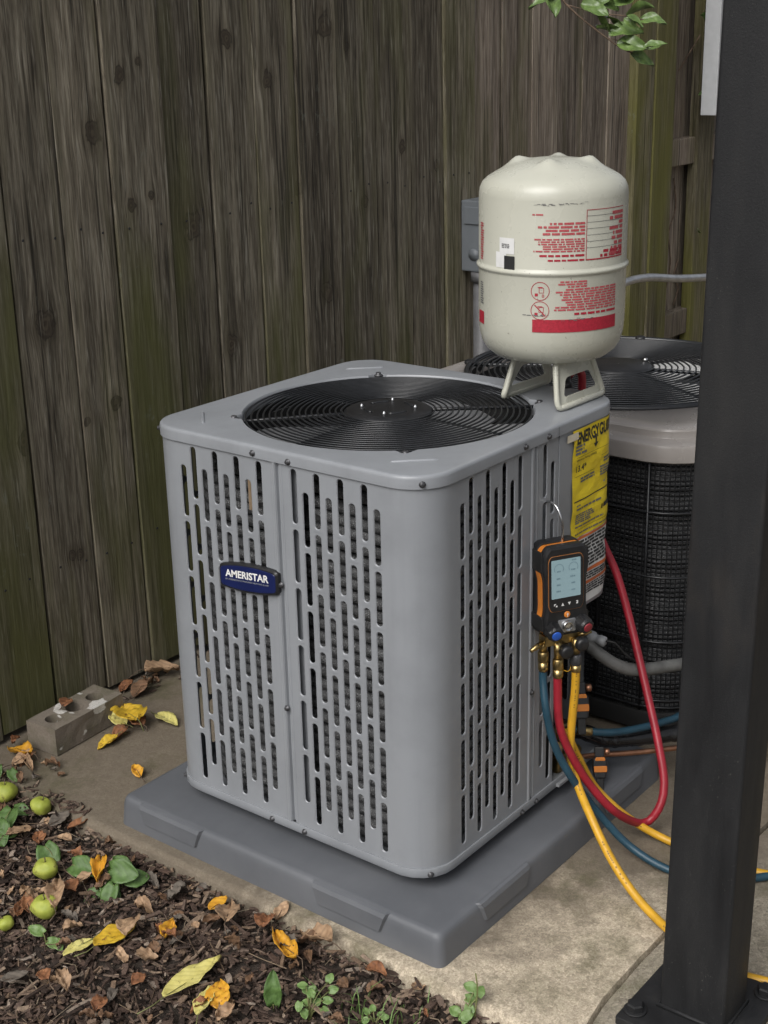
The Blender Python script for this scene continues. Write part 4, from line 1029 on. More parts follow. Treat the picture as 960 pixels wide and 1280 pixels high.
# ================================================================== BRICK
bx = Vector((.186, .014, 0)).normalized(); byv = Vector((-bx.y, bx.x, 0))
bm_ = Matrix((bx, byv, (0, 0, 1))).transposed().to_4x4(); bm_.translation = (.018, .917, .002)
brk = empty('cored_brick', (.024, .914, .002), 'dusty gray cored brick with round holes lying against the fence', 'brick')
BL, BW, BH = .188, .080, .056
mb = MB(); holes = [(.038, .041, .0185), (.094, .041, .0185), (.150, .041, .0185)]
cells = [(0, .066), (.066, .122), (.122, BL)]
for (x0, x1), (hx, hy, hr) in zip(cells, holes):
    angs = sorted(set([i*2*PI/24 for i in range(24)] + [math.atan2(yy-hy, xx-hx) % (2*PI) for xx in (x0, x1) for yy in (0, BW)]))
    O = []; I = []; D = []
    for t in angs:
        c_, s_ = math.cos(t), math.sin(t)
        tx = ((x1 if c_ > 0 else x0)-hx)/c_ if abs(c_) > 1e-9 else 1e9; ty = ((BW if s_ > 0 else 0)-hy)/s_ if abs(s_) > 1e-9 else 1e9
        q = min(tx, ty); px_, py_ = hx+c_*q, hy+s_*q
        O.append((px_, py_, BH+.0016*noise.noise((px_*30, py_*30, 3)))); I.append((hx+hr*c_, hy+hr*s_, BH-.0015)); D.append((hx+hr*.93*c_, hy+hr*.93*s_, .004))
    n_ = len(angs); mb.add(O+I+D, [(i*n_+k, i*n_+(k+1) % n_, (i+1)*n_+(k+1) % n_, (i+1)*n_+k) for i in range(2) for k in range(n_)] + [tuple(2*n_+k for k in range(n_))])
def wall(p0, p1):
    nn = 14; vs = []
    for i in range(nn+1):
        t = i/nn; x = p0[0]+(p1[0]-p0[0])*t; y = p0[1]+(p1[1]-p0[1])*t
        for z in (0, .02, .04, BH): e = .0022*noise.noise((x*35, y*35, z*35+9)) if 0 < z < BH else 0; vs.append((x+e, y+e, z+(.0016*noise.noise((x*30, y*30, 3)) if z == BH else 0)))
    mb.add(vs, [(i*4+k, (i+1)*4+k, (i+1)*4+k+1, i*4+k+1) for i in range(nn) for k in range(3)])
wall((0, 0), (BL, 0)); wall((BL, 0), (BL, BW)); wall((BL, BW), (0, BW)); wall((0, BW), (0, 0))
mb.v = [tuple(bm_ @ Vector(v)) for v in mb.v]
o = mb.build('brick_body', 'brick_cement'); rel(o, brk)

# ================================================================== ELECTRICAL BOX, CONDUIT, TUBE, DUCT
eb = empty('disconnect_box', (1.60, 1.0, .60), 'gray electrical disconnect box on the fence behind the cream cylinder', 'electrical box')
BX0, BX1, BY0, BY1, BZ0, BZ1 = 1.585, 1.700, .945, 1.040, .722, .908
rel(MB().box((BX0, BY0+.02, BZ0), (BX1, BY1, BZ1), ch=.004).build('housing', 'box_gray'), eb)
rel(MB().box((BX0-.003, BY0, BZ0+.028), (BX1+.003, BY0+.0195, BZ1+.004), ch=.004).build('lid', 'box_gray'), eb)
rel(MB().box((BX0-.0045, BY0+.030, BZ0+.125), (BX0-.0005, BY1-.012, BZ0+.170), ch=.002).build('knockout_cover', 'box_gray'), eb)
rel(MB().lathe([(.016, 0), (.016, .0014)], 20, orient((BX0-.0002, 1.0, BZ0+.045), (0, 0, 1), (-1, 0, 0))).build('knockout', 'box_gray'), eb)
rel(MB().lathe([(.030, BZ0-.028), (.030, BZ0-.002)], 20, Matrix.Translation((1.612, .992, 0))).build('conduit_fitting', 'conduit_gray'), eb)
rel(MB().tube([(1.612, .992, .0), (1.612, .992, .3), (1.612, .992, BZ0-.02)], .0235, 16).build('conduit', 'conduit_gray'), eb)
tb = MB().tube(cat_rom([(1.72, .93, .49), (2.05, .93, .54), (2.18, .93, .575), (2.27, .92, .598), (2.40, .91, .596), (2.60, .90, .565), (2.85, .89, .535), (3.2, .88, .49)], .03), .0125, 10)
tag(tb.build('metal_tube', 'aluminium'), 'thin shiny metal tube running level from behind the cylinder', 'pipe')
dc = empty('metal_duct', (3.13, 1.0, 1.02), 'light gray metal box end hanging beside the top of the steel post', 'metal box')
rel(MB().box((2.925, .955, 1.048), (3.06, 1.010, 2.0), ch=.003).build('duct_body', simple('duct_paint', (.42, .43, .44), .45, 0, .06)), dc)

# ================================================================== DIGITAL MANIFOLD
dvx = Vector((math.cos(R_(-30)), math.sin(R_(-30)), 0)); dvz = Vector((0, 0, 1)); lean = Matrix.Rotation(R_(-3), 4, dvx)
dvz = (lean @ dvz); dvy = dvz.cross(dvx)
dm = Matrix((dvx, dvy, dvz)).transposed().to_4x4(); dm.translation = (.304, -.047, .483)
mani = empty('digital_manifold', label='black and orange digital manifold with blue screen hanging on the gray unit', cat='manifold', mat=dm)
def fxz(poly): return poly   # local x right, z up, y away from the viewer
def plate(poly, y0, y1, ch=0.0):
    mb = MB(); mb.prism([(p[0], p[1]) for p in poly], 0, abs(y1-y0), None, ch)
    mb.v = [(v[0], y0-v[2] if y1 < y0 else y0+v[2], v[1]) for v in mb.v]
    return mb
OUT = [(-.034, -.074), (.034, -.074), (.0405, -.060), (.0405, -.042), (.0375, -.030), (.0375, .022), (.0415, .038), (.0415, .066), (.032, .080), (-.032, .080), (-.0415, .066), (-.0415, .038), (-.0375, .022), (-.0375, -.030), (-.0405, -.042), (-.0405, -.060)]
def scl(k, kz=None): return [(p[0]*k, p[1]*(kz or k)) for p in OUT]
plate(rounded_poly(OUT, .006, 3), .030, .012, .002).build('back_shell', 'black_plastic', mani)
plate(rounded_poly(scl(1.015, .955), .006, 3), .0125, -.001).build('orange_rim', 'orange', mani)
fs_ = plate(rounded_poly(scl(.985), .006, 3), .0, -.014, .005).build('front_shell', 'black_plastic', mani)
for sx in (-1, 1):
    for (z0, z1) in ((.036, .070), (-.062, -.038)):
        q = MB().box((sx*.0405-.002, -.008, z0), (sx*.0405+.002, .030, z1), ch=.0018); q.build('corner_bumper', 'black_rubber', mani)
FRM = [(-.029, -.029), (.025, -.029), (.0295, -.020), (.0295, .056), (.025, .064), (-.029, .064), (-.0335, .056), (-.0335, -.020)]
fr = plate(rounded_poly(FRM, .004, 3), -.0135, -.0150).build('bezel_line', simple('bezel_orange', (.30, .12, .035), .5), mani)
plate(rounded_poly([(-.002+(p[0]+.002)*.975, .0175+(p[1]-.0175)*.982) for p in FRM], .004, 3), -.0135, -.0158).build('bezel', 'black_plastic', mani)
scn = plate(rounded_poly([(-.0285, -.0065), (.0235, -.0065), (.0235, .0575), (-.0285, .0575)], .001, 2), -.0155, -.0163).build('screen', 'screen', mani)
def sfx(mb, name, mat, p): return mb.build(name, mat, p)
SY = -.0166
for cx_ in (-.0155, .0105):
    g_ = MB(); n_ = 20; r = .0085
    arcp = [(cx_+r*k_*math.cos(R_(-30)+R_(240)*i/n_), SY, .0425+r*k_*math.sin(R_(-30)+R_(240)*i/n_)) for k_ in (1, .9) for i in range(n_+1)]
    g_.add(arcp, [(i, i+1, n_+2+i, n_+1+i) for i in range(n_)]); sfx(g_, 'screen_dial', 'screen_ink', scn)
for (x, z, wd_) in ((-.0155, .0385, .007), (.0105, .0385, .008), (-.016, .0265, .007), (.0095, .0275, .009), (-.016, .0160, .007), (.0105, .0165, .007), (-.016, .0055, .008), (.0105, .0050, .007), (.012, .0545, .009)):
    g_ = MB(); h_ = .0024
    for k in range(3): x0 = x-wd_/2+wd_*k/3; g_.add([(x0, SY, z-h_/2), (x0+wd_/3*.7, SY, z-h_/2), (x0+wd_/3*.7, SY, z+h_/2), (x0, SY, z+h_/2)], [(0, 1, 2, 3)])
    sfx(g_, 'screen_digits', 'screen_ink', scn)
for k, x in enumerate((-.0215, -.0090, .0030, .0155)):
    g_ = MB(); z = -.0175; y = -.0165; s_ = .0027
    if k == 1: g_.add([(x-s_, y, z-s_*.9), (x+s_, y, z-s_*.9), (x, y, z+s_)], [(0, 1, 2)])
    elif k == 2: g_.add([(x-s_, y, z+s_*.9), (x, y, z-s_), (x+s_, y, z+s_*.9)], [(0, 1, 2)])
    else:
        sg = 1 if k == 0 else -1
        g_.add([(x-s_*1.2*sg, y, z+s_), (x-s_*1.2*sg, y, z-s_*.5), (x+s_*.4*sg, y, z+s_)], [(0, 1, 2)]); g_.add([(x, y, z-s_), (x+s_*1.1, y, z-s_), (x+s_*1.1, y, z-s_*.1), (x, y, z-s_*.1)], [(0, 1, 2, 3)])
    g_.build('button_mark', 'label_white', mani)
rotY = orient((0, -.0138, -.0365), (1, 0, 0), (0, -1, 0))
lg = MB().lathe([(.0054, 0), (.0054, .0014), (.0042, .0022)], 20, rotY).build('round_emblem', 'orange', mani)
lt = MB(); lt.add([(-.0006, -.0163, -.040), (.0006, -.0163, -.040), (.0006, -.0163, -.0332), (-.0006, -.0163, -.0332)], [(0, 1, 2, 3)]); lt.add([(-.002, -.01632, -.0362), (.0022, -.01632, -.0362), (.0022, -.01632, -.0352), (-.002, -.01632, -.0352)], [(0, 1, 2, 3)]); lt.build('emblem_mark', 'label_white', lg)
plate(rounded_poly([(-.0165, -.066), (.0145, -.066), (.0145, -.044), (-.0165, -.044)], .002, 2), -.010, -.0165, .001).build('sight_plate', 'aluminium', mani)
MB().lathe([(.0092, 0), (.0092, .004), (.0075, .006), (.0065, .0045), (.001, .0050)], 24, orient((-.001, -.0165, -.055), (1, 0, 0), (0, -1, 0))).build('sight_glass', 'chrome', mani)
for x, z, mt in ((-.0255, -.057, 'blue_cap'), (.0255, -.0525, 'red_cap')):
    kd = orient((x, -.010, z), (1, 0, 0), (-.15 if x < 0 else .1, -1, -.25))
    kn = MB(); n_ = 28; pr = [(.012, 0), (.0130, .004), (.0130, .019), (.0105, .0225), (.0078, .023)]
    vs = [((r*(1+.05*(1 if k % 4 < 2 else -1)*(0 < i < 3)))*math.cos(2*PI*k/n_), (r*(1+.05*(1 if k % 4 < 2 else -1)*(0 < i < 3)))*math.sin(2*PI*k/n_), z_) for i, (r, z_) in enumerate(pr) for k in range(n_)]
    kn.add(vs, [(i*n_+k, i*n_+(k+1) % n_, (i+1)*n_+(k+1) % n_, (i+1)*n_+k) for i in range(len(pr)-1) for k in range(n_)] + [tuple((len(pr)-1)*n_+k for k in range(n_))], False, kd)
    ko = kn.build('valve_knob', 'black_plastic', mani)
    MB().lathe([(.0078, .0228), (.0078, .0240), (.0066, .0246)], 20, kd).build('knob_cap', mt, ko)
# brass block and ports
MB().box((-.036, -.006, -.090), (.034, .016, -.072), ch=.002).build('manifold_block', 'brass', mani)
for (x, y, zt_, zb_, kk) in ((-.034, .004, -.082, -.112, 0), (-.0115, -.004, -.085, -.126, 1), (.0180, -.010, -.083, -.122, 2)):
    pm = Matrix.Translation((x, y, 0))
    MB().lathe([(.0068, zb_+.014), (.0068, zt_)], 14, pm).build('port', 'brass', mani)
    MB().lathe([(.0078, zb_-.006), (.0090, zb_-.004), (.0090, zb_+.010), (.0078, zb_+.012)], 16, pm).build('hose_nut', 'brass' if kk < 2 else 'zinc_screw', mani)
MB().lathe([(.0045, 0), (.0045, .018), (.0033, .02), (.0033, .026)], 10, orient((-.036, .002, -.084), (0, 0, 1), (-1, -.2, -.35))).build('core_stem', 'brass', mani)
MB().lathe([(.0045, 0), (.0045, .014), (.0033, .016), (.0033, .022)], 10, orient((.026, -.004, -.080), (0, 0, 1), (1, -.3, .25))).build('core_stem', 'brass', mani)
for x, y, z in ((-.0035, -.016, -.0985), (.0245, -.016, -.0905)):
    kd = orient((x, y, z), (1, 0, 0), (-.1, -1, -.1)); n_ = 24
    kn = MB(); pr = [(.0105, -.006), (.0112, -.004), (.0112, .006), (.009, .009), (.003, .0095)]
    kn.lathe(pr, n_, kd); kn.build('valve_knob', 'black_plastic', mani)
hk = MB().tube(cat_rom([(.006, .012, .074), (.006, .010, .100), (.004, .012, .118), (.001, .020, .133), (-.004, .034, .139), (-.009, .046, .134), (-.010, .050, .122)], .004), .0021, 8); hk.build('hook', 'chrome', mani)
ch_ = MB().tube(cat_rom([(-.010, 0, -.125), (-.004, -.004, -.134), (.006, -.006, -.139), (.012, -.004, -.134), (.015, 0, -.118)], .003), .0009, 5); ch_.build('cap_strap', 'hose_yellow', mani)

# ================================================================== HOSES AND LINES
def hose(name, pts, r, mat, label, cat, fit=None, step=.012):
    e = empty(name, pts[0], label, cat)
    rel(MB().tube(cat_rom(pts, step), r, 12).build('tube', mat), e)
    if mat == 'hose_yellow':
        pth = cat_rom(pts, .004); pr = MB(); rh = random.Random(len(pts)); vw = Vector((-.742, -.585, .326)); tot = 0.0
        for i in range(1, len(pth)-1):
            d = (pth[i+1]-pth[i-1]).normalized(); n1 = (vw-d*vw.dot(d)).normalized(); sd = d.cross(n1); tot += (pth[i]-pth[i-1]).length
            if (tot % .16) < .085 and rh.random() < .72:
                c_ = pth[i]+n1*(r+.0002); h_ = rh.uniform(.0009, .0014); l_ = rh.uniform(.0009, .0016)
                pr.add([c_-d*l_-sd*h_, c_+d*l_-sd*h_, c_+d*l_+sd*h_, c_-d*l_+sd*h_], [(0, 1, 2, 3)])
        po = pr.build('hose_print', simple('hose_ink', (.25, .14, .02), .6)); rel(po, e); po['kind'] = 'stuff'
    for p, q in (fit or []):
        p, q = Vector(p), Vector(q); L = (q-p).length; mx = orient(p, (1, .3, 0), q-p)
        rel(MB().lathe([(r*1.22, 0), (r*1.22, L*.8), (r*1.05, L)], 12, mx).build('ferrule', 'brass'), e)
    return e
W = lambda x, y, z: tuple(dm @ Vector((x, y, z)))
pb = [W(-.034, .004, -.118), W(-.0115, -.004, -.132), W(.0180, -.010, -.128)]
def down(p, d): return (p[0], p[1], p[2]-d)
hose('blue_hose', [pb[0], down(pb[0], .03), (.263, -.046, .283), (.273, -.056, .223), (.292, -.075, .165), (.330, -.100, .094), (.352, -.156, .030), (.355, -.229, .0085), (.37, -.301, .0085), (.43, -.368, .0085), (.6, -.5, .0085), (.9, -.8, .0085)], .0068, 'hose_blue', 'dark blue hose hanging from the left port of the manifold to the concrete', 'hose', [(pb[0], down(pb[0], .016))])
hose('red_hose', [pb[1], down(pb[1], .03), (.287, -.056, .255), (.299, -.070, .202), (.327, -.092, .137), (.361, -.125, .078), (.43, -.142, .027), (.452, -.160, .050), (.474, -.158, .090), (.500, -.130, .150), (.537, -.085, .222), (.575, -.030, .320), (.592, .010, .400), (.592, .040, .455), (.590, .075, .53), (.588, .09, .64), (.588, .09, .72), (.582, .088, .762), (.560, .088, .776), (.530, .0855, .768)], .0072, 'hose_red', 'glossy red hose looping from the manifold up towards the cream cylinder', 'hose', [(pb[1], down(pb[1], .015))])
hose('yellow_hose', [pb[2], down(pb[2], .04), (.308, -.066, .21), (.308, -.078, .149), (.272, -.130, .11), (.253, -.180, .06), (.234, -.235, .025), (.210, -.300, .0085), (.176, -.378, .0085), (.179, -.476, .0085), (.25, -.6, .0085), (.5, -.9, .0085)], .0070, 'hose_yellow', 'bright yellow hose from the manifold trailing forward behind the steel post', 'hose', [(pb[2], down(pb[2], .012))])
hose('yellow_hose', [(.338, -.040, .215), (.345, -.047, .190), (.356, -.056, .158), (.392, -.070, .090), (.413, -.123, .040), (.434, -.188, .0085), (.429, -.273, .0085), (.437, -.365, .0085), (.5, -.5, .0085), (.7, -.8, .0085)], .0068, 'hose_yellow', 'second yellow hose passing under the red hose towards the steel post', 'hose')
hose('blue_hose', [(.445, .022, .152), (.459, .007, .150), (.478, -.019, .145), (.507, -.044, .140), (.561, -.071, .135), (.627, -.094, .130), (.716, -.115, .120), (.85, -.2, .03), (1.0, -.35, .0085)], .0068, 'hose_blue', 'dark blue hose with pale tag running right from the valve corner', 'hose', [((.457, .009, .150), (.474, -.014, .1455))])
hose('flexible_conduit', [(.53, .05, .30), (.520, .018, .285), (.524, -.010, .268), (.542, -.032, .251), (.569, -.054, .241), (.644, -.088, .231), (.72, -.124, .222), (.86, -.2, .2), (1.2, -.4, .15)], .0115, 'flex_gray', 'gray flexible conduit curving across the black mesh of the rear unit', 'conduit')
cn = empty('conduit_connector', (.52, .0, .30), 'pale gray conduit connector beside the red manifold knob', 'connector')
mx = orient((.528, .030, .302), (0, 0, 1), (.0, -1, -.12)); rel(MB().lathe([(.011, 0), (.011, .012), (.008, .014), (.008, .022), (.0095, .023), (.0095, .034), (.006, .036)], 14, mx).build('connector_body', 'plastic_gray'), cn)
rel(MB().tube(cat_rom([(.528, -.004, .300), (.536, -.02, .297), (.545, -.03, .28), (.56, -.045, .262), (.6, -.07, .235), (.64, -.09, .218)], .008), .0022, 6).build('cable', 'black_rubber'), cn)
zt_ = MB().tube([(.66+.0122*math.cos(i*PI/6)*.45, -.0955+.0122*math.cos(i*PI/6)*.9, .229+.0122*math.sin(i*PI/6)) for i in range(12)], .0018, 6, closed=True); tag(zt_.build('cable_tie', 'black_plastic'), 'black cable tie strapped round the gray flexible conduit', 'cable tie')
hose('copper_pipe', [(.40, .04, .098), (.474, -.007, .095), (.538, -.061, .090), (.609, -.113, .085), (.674, -.153, .080), (.9, -.3, .05), (1.2, -.5, .03)], .0050, 'copper', 'thin copper pipe leaving the valve corner above the pad', 'pipe')
# insulation wrapped in crinkled black plastic
ins = MB(); path = cat_rom([(.47, .06, .14), (.503, .011, .122), (.518, -.014, .112), (.547, -.039, .107), (.63, -.102, .102), (.685, -.147, .10), (.9, -.32, .05), (1.2, -.55, .03)], .006)
ins.tube(path, [.0145*(1+.16*noise.noise((i*.55, 3, 1))+.09*noise.noise((i*1.7, 5, 2))) for i in range(len(path))], 12)
io = ins.build('insulated_line', simple('black_wrap', (.013, .013, .014), .22, 0, .3, 60, .9, 160)); tag(io, 'thick black wrapped refrigerant line beside the copper pipe', 'pipe')
# clamp probes
def clamp(loc, xd, zd, label, s=1.0):
    mx = orient(loc, xd, zd) @ Matrix.Scale(s, 4); e = empty('pipe_clamp_probe', label=label, cat='clamp probe', mat=mx)
    MB().prism(rounded_poly([(-.0095, -.026), (.0095, -.026), (.0125, -.012), (.0125, .006), (.008, .014), (-.008, .014), (-.0125, .006), (-.0125, -.012)], .004, 3), 0, .016, None, .003).build('body', 'black_plastic', e)
    MB().prism(rounded_poly([(-.0115, -.014), (.0115, -.014), (.0118, -.003), (-.0118, -.003)], .002, 2), .004, .0175, None, .001).build('orange_grip', 'orange', e)
    MB().prism(rounded_poly([(-.0095, .006), (.0095, .006), (.008, .0125), (-.008, .0125)], .002, 2), .004, .0172, None, .001).build('orange_grip', 'orange', e)
    MB().box((-.008, .012, .001), (.008, .030, .013), ch=.002).build('jaw', 'black_plastic', e)
    MB().lathe([(.006, 0), (.006, .008), (.004, .009)], 12, orient((.009, .021, .007), (0, 0, 1), (1, 0, 0))).build('hinge', 'copper', e)
    MB().box((-.006, -.050, .003), (.006, -.025, .013), ch=.002).build('tail', 'black_rubber', e)
tocam = Vector((-.785, -.619, .40))
clamp((.466, -.034, .093), (.62, -.785, 0), tocam, 'orange and black clamp probe on the copper pipe above the pad', 1.0)
clamp((.462, .006, .205), (.62, -.785, 0.02), tocam, 'black and orange clamp probe behind the straight yellow hose', 1.15)

# ================================================================== MULCH, LEAVES, FRUIT, WEEDS
rm = random.Random(21)
mb = MB()
def chip(x, y, z, L, W_, T, yaw, pit, rol):
    m = Matrix.Translation((x, y, z)) @ Matrix.Rotation(yaw, 4, 'Z') @ Matrix.Rotation(pit, 4, 'Y') @ Matrix.Rotation(rol, 4, 'X')
    a0, a1 = rm.uniform(.45, 1), rm.uniform(.3, 1); s0, s1 = rm.uniform(-.3, .3)*W_, rm.uniform(-.3, .3)*W_; bz = rm.uniform(-.2, .2)*L*.3
    vs = []
    for X, k, s_, zz in ((-L/2, a0, s0, 0), (0, 1, 0, bz), (L/2, a1, s1, 0)):
        vs += [(X, -W_/2*k+s_, zz-T/2), (X, W_/2*k+s_, zz-T/2), (X, W_/2*k*.9+s_, zz+T/2), (X, -W_/2*k*.9+s_, zz+T/2)]
    fs = [(i*4+k, i*4+(k+1) % 4, (i+1)*4+(k+1) % 4, (i+1)*4+k) for i in range(2) for k in range(4)] + [(3, 2, 1, 0), (8, 9, 10, 11)]
    mb.add(vs, fs, False, m)
def slab_edge(y): return -.104+ex(y)
cnt = 0
while cnt < 17000:
    x = -.108-abs(rm.random())**1.0*.60; y = rm.uniform(-.42, 1.03)
    big = rm.random()
    L = rm.uniform(.004, .015) if big < .80 else (rm.uniform(.014, .032) if big < .975 else rm.uniform(.035, .065)); W_ = min(L*.6, rm.uniform(.0015, .006) if big < .82 else rm.uniform(.004, .011))
    z = bed_z(x, y)+rm.uniform(.0, .014)
    if x > -.135: z += .008
    chip(x, y, z, L, W_, rm.uniform(.0010, .0032), rm.uniform(0, 2*PI), rm.gauss(0, .22), rm.gauss(0, .3)); cnt += 1
for k in range(170):      # litter that has spread over the slab by the fence and the bed edge
    if k < 90: x = -.075-abs(rm.gauss(0, .02)); y = rm.uniform(.70, 1.03)
    else: x = rm.uniform(.1, .6); y = 1.03-abs(rm.gauss(0, .03))
    chip(x, y, .003, rm.uniform(.005, .022), rm.uniform(.002, .006), .002, rm.uniform(0, 6.3), rm.gauss(0, .12), rm.gauss(0, .2))
tag(mb.build('mulch', 'chips'), 'dark brown wood chip mulch filling the bed beside the slab', 'mulch', kind='stuff')
# loose fine twigs and pine straw
mb = MB()
for k in range(260):
    x = -.11-rm.random()*.5; y = rm.uniform(-.4, 1.0); z = bed_z(x, y)+.012+rm.random()*.006; a_ = rm.uniform(0, 2*PI); L = rm.uniform(.02, .09); bd = rm.uniform(-.012, .012)
    d = Vector((math.cos(a_), math.sin(a_), rm.gauss(0, .06))); nrm = Vector((-d.y, d.x, 0))
    p = Vector((x, y, z)); mb.tube([p-d*L/2, p+nrm*bd*.6-d*L*.15, p+nrm*bd+d*L*.15, p+d*L/2], rm.uniform(.0005, .0012), 4, cap=False)
tag(mb.build('straw', chips('straw', [(.0, (.06, .04, .03, 1)), (.5, (.16, .11, .07, 1)), (1., (.30, .24, .17, 1))])), 'thin dry straw and twigs strewn over the mulch', 'straw', kind='stuff')

def blade(L, Wr, curl, seed, nx=14, ny=8, heart=False, ragged=.07, droop=0.0):
    rs = random.Random(seed); mb = MB(); vs = []; tw = rs.uniform(-1, 1)*curl; p1, p2 = rs.uniform(0, 9), rs.uniform(0, 9)
    for i in range(nx+1):
        t = i/nx
        if heart: wd = (math.sin(PI*min(1, t*.93+.07))**.55)*(1-.42*t)*1.15
        else: wd = math.sin(PI*(t*.96+.02)**.82)**.85
        for j in range(ny+1):
            v = j/ny*2-1
            x = t*L; y = v*wd*L*Wr/2*(1+ragged*3*noise.noise((t*4, (1 if v > 0 else -1)*3+p1, seed))+ragged*2*noise.noise((t*13, (1 if v > 0 else -1)*3+p1, seed)))
            if heart and t < .16: x -= (1-t/.16)*abs(v)**.7*L*.14*(1 if abs(v) > .02 else 0)
            z = L*(curl*.34*v*v*math.sin(PI*t*.9+.2)+curl*.22*math.sin(PI*t+p1)*1.0+tw*.16*v*(t-.4)+curl*.30*noise.noise((t*3+p1, v*1.8+p2, seed))+(curl*.16+.02)*noise.noise((t*8+p2, v*4+p1, seed))*ragged*16 - .035*(1-abs(v))) - droop*L*t*t
            vs.append((x, y, z))
    mb.add(vs, [(i*(ny+1)+j, (i+1)*(ny+1)+j, (i+1)*(ny+1)+j+1, i*(ny+1)+j+1) for i in range(nx) for j in range(ny)], True)
    zmin = min(v[2] for v in mb.v)
    if not droop: mb.v = [(x, y, z-zmin) for x, y, z in mb.v]
    return mb
def leaf(x, y, z, yaw, L, Wr, mat, curl, label, seed, group='fallen leaves on the mulch and concrete'):
    e = empty('fallen_leaf', (x, y, z), label, 'leaf', group); e.rotation_euler = (rm.gauss(0, .12), rm.gauss(0, .12), R_(yaw))
    bl = blade(L, Wr, curl, seed); o = bl.build('leaf_blade', mat, e)
    sm = o.modifiers.new('s', 'SOLIDIFY'); sm.thickness = .0005
    z0 = bl.v[4][2]; st = MB(); sL_ = L*rm.uniform(.3, .5)
    st.tube([(L*.5, 0, bl.v[7*9+4][2]+.0004), (0, 0, z0+.0005), (-sL_*.5, rm.uniform(-.15, .15)*sL_, z0+.001), (-sL_, rm.uniform(-.3, .3)*sL_, z0*.3+.001)], [.0004, .0008, .0008, .0010], 5)
    st.build('stalk', 'stem_green' if mat in ('leaf_pale', 'leaf_yellow') else 'twig', e)
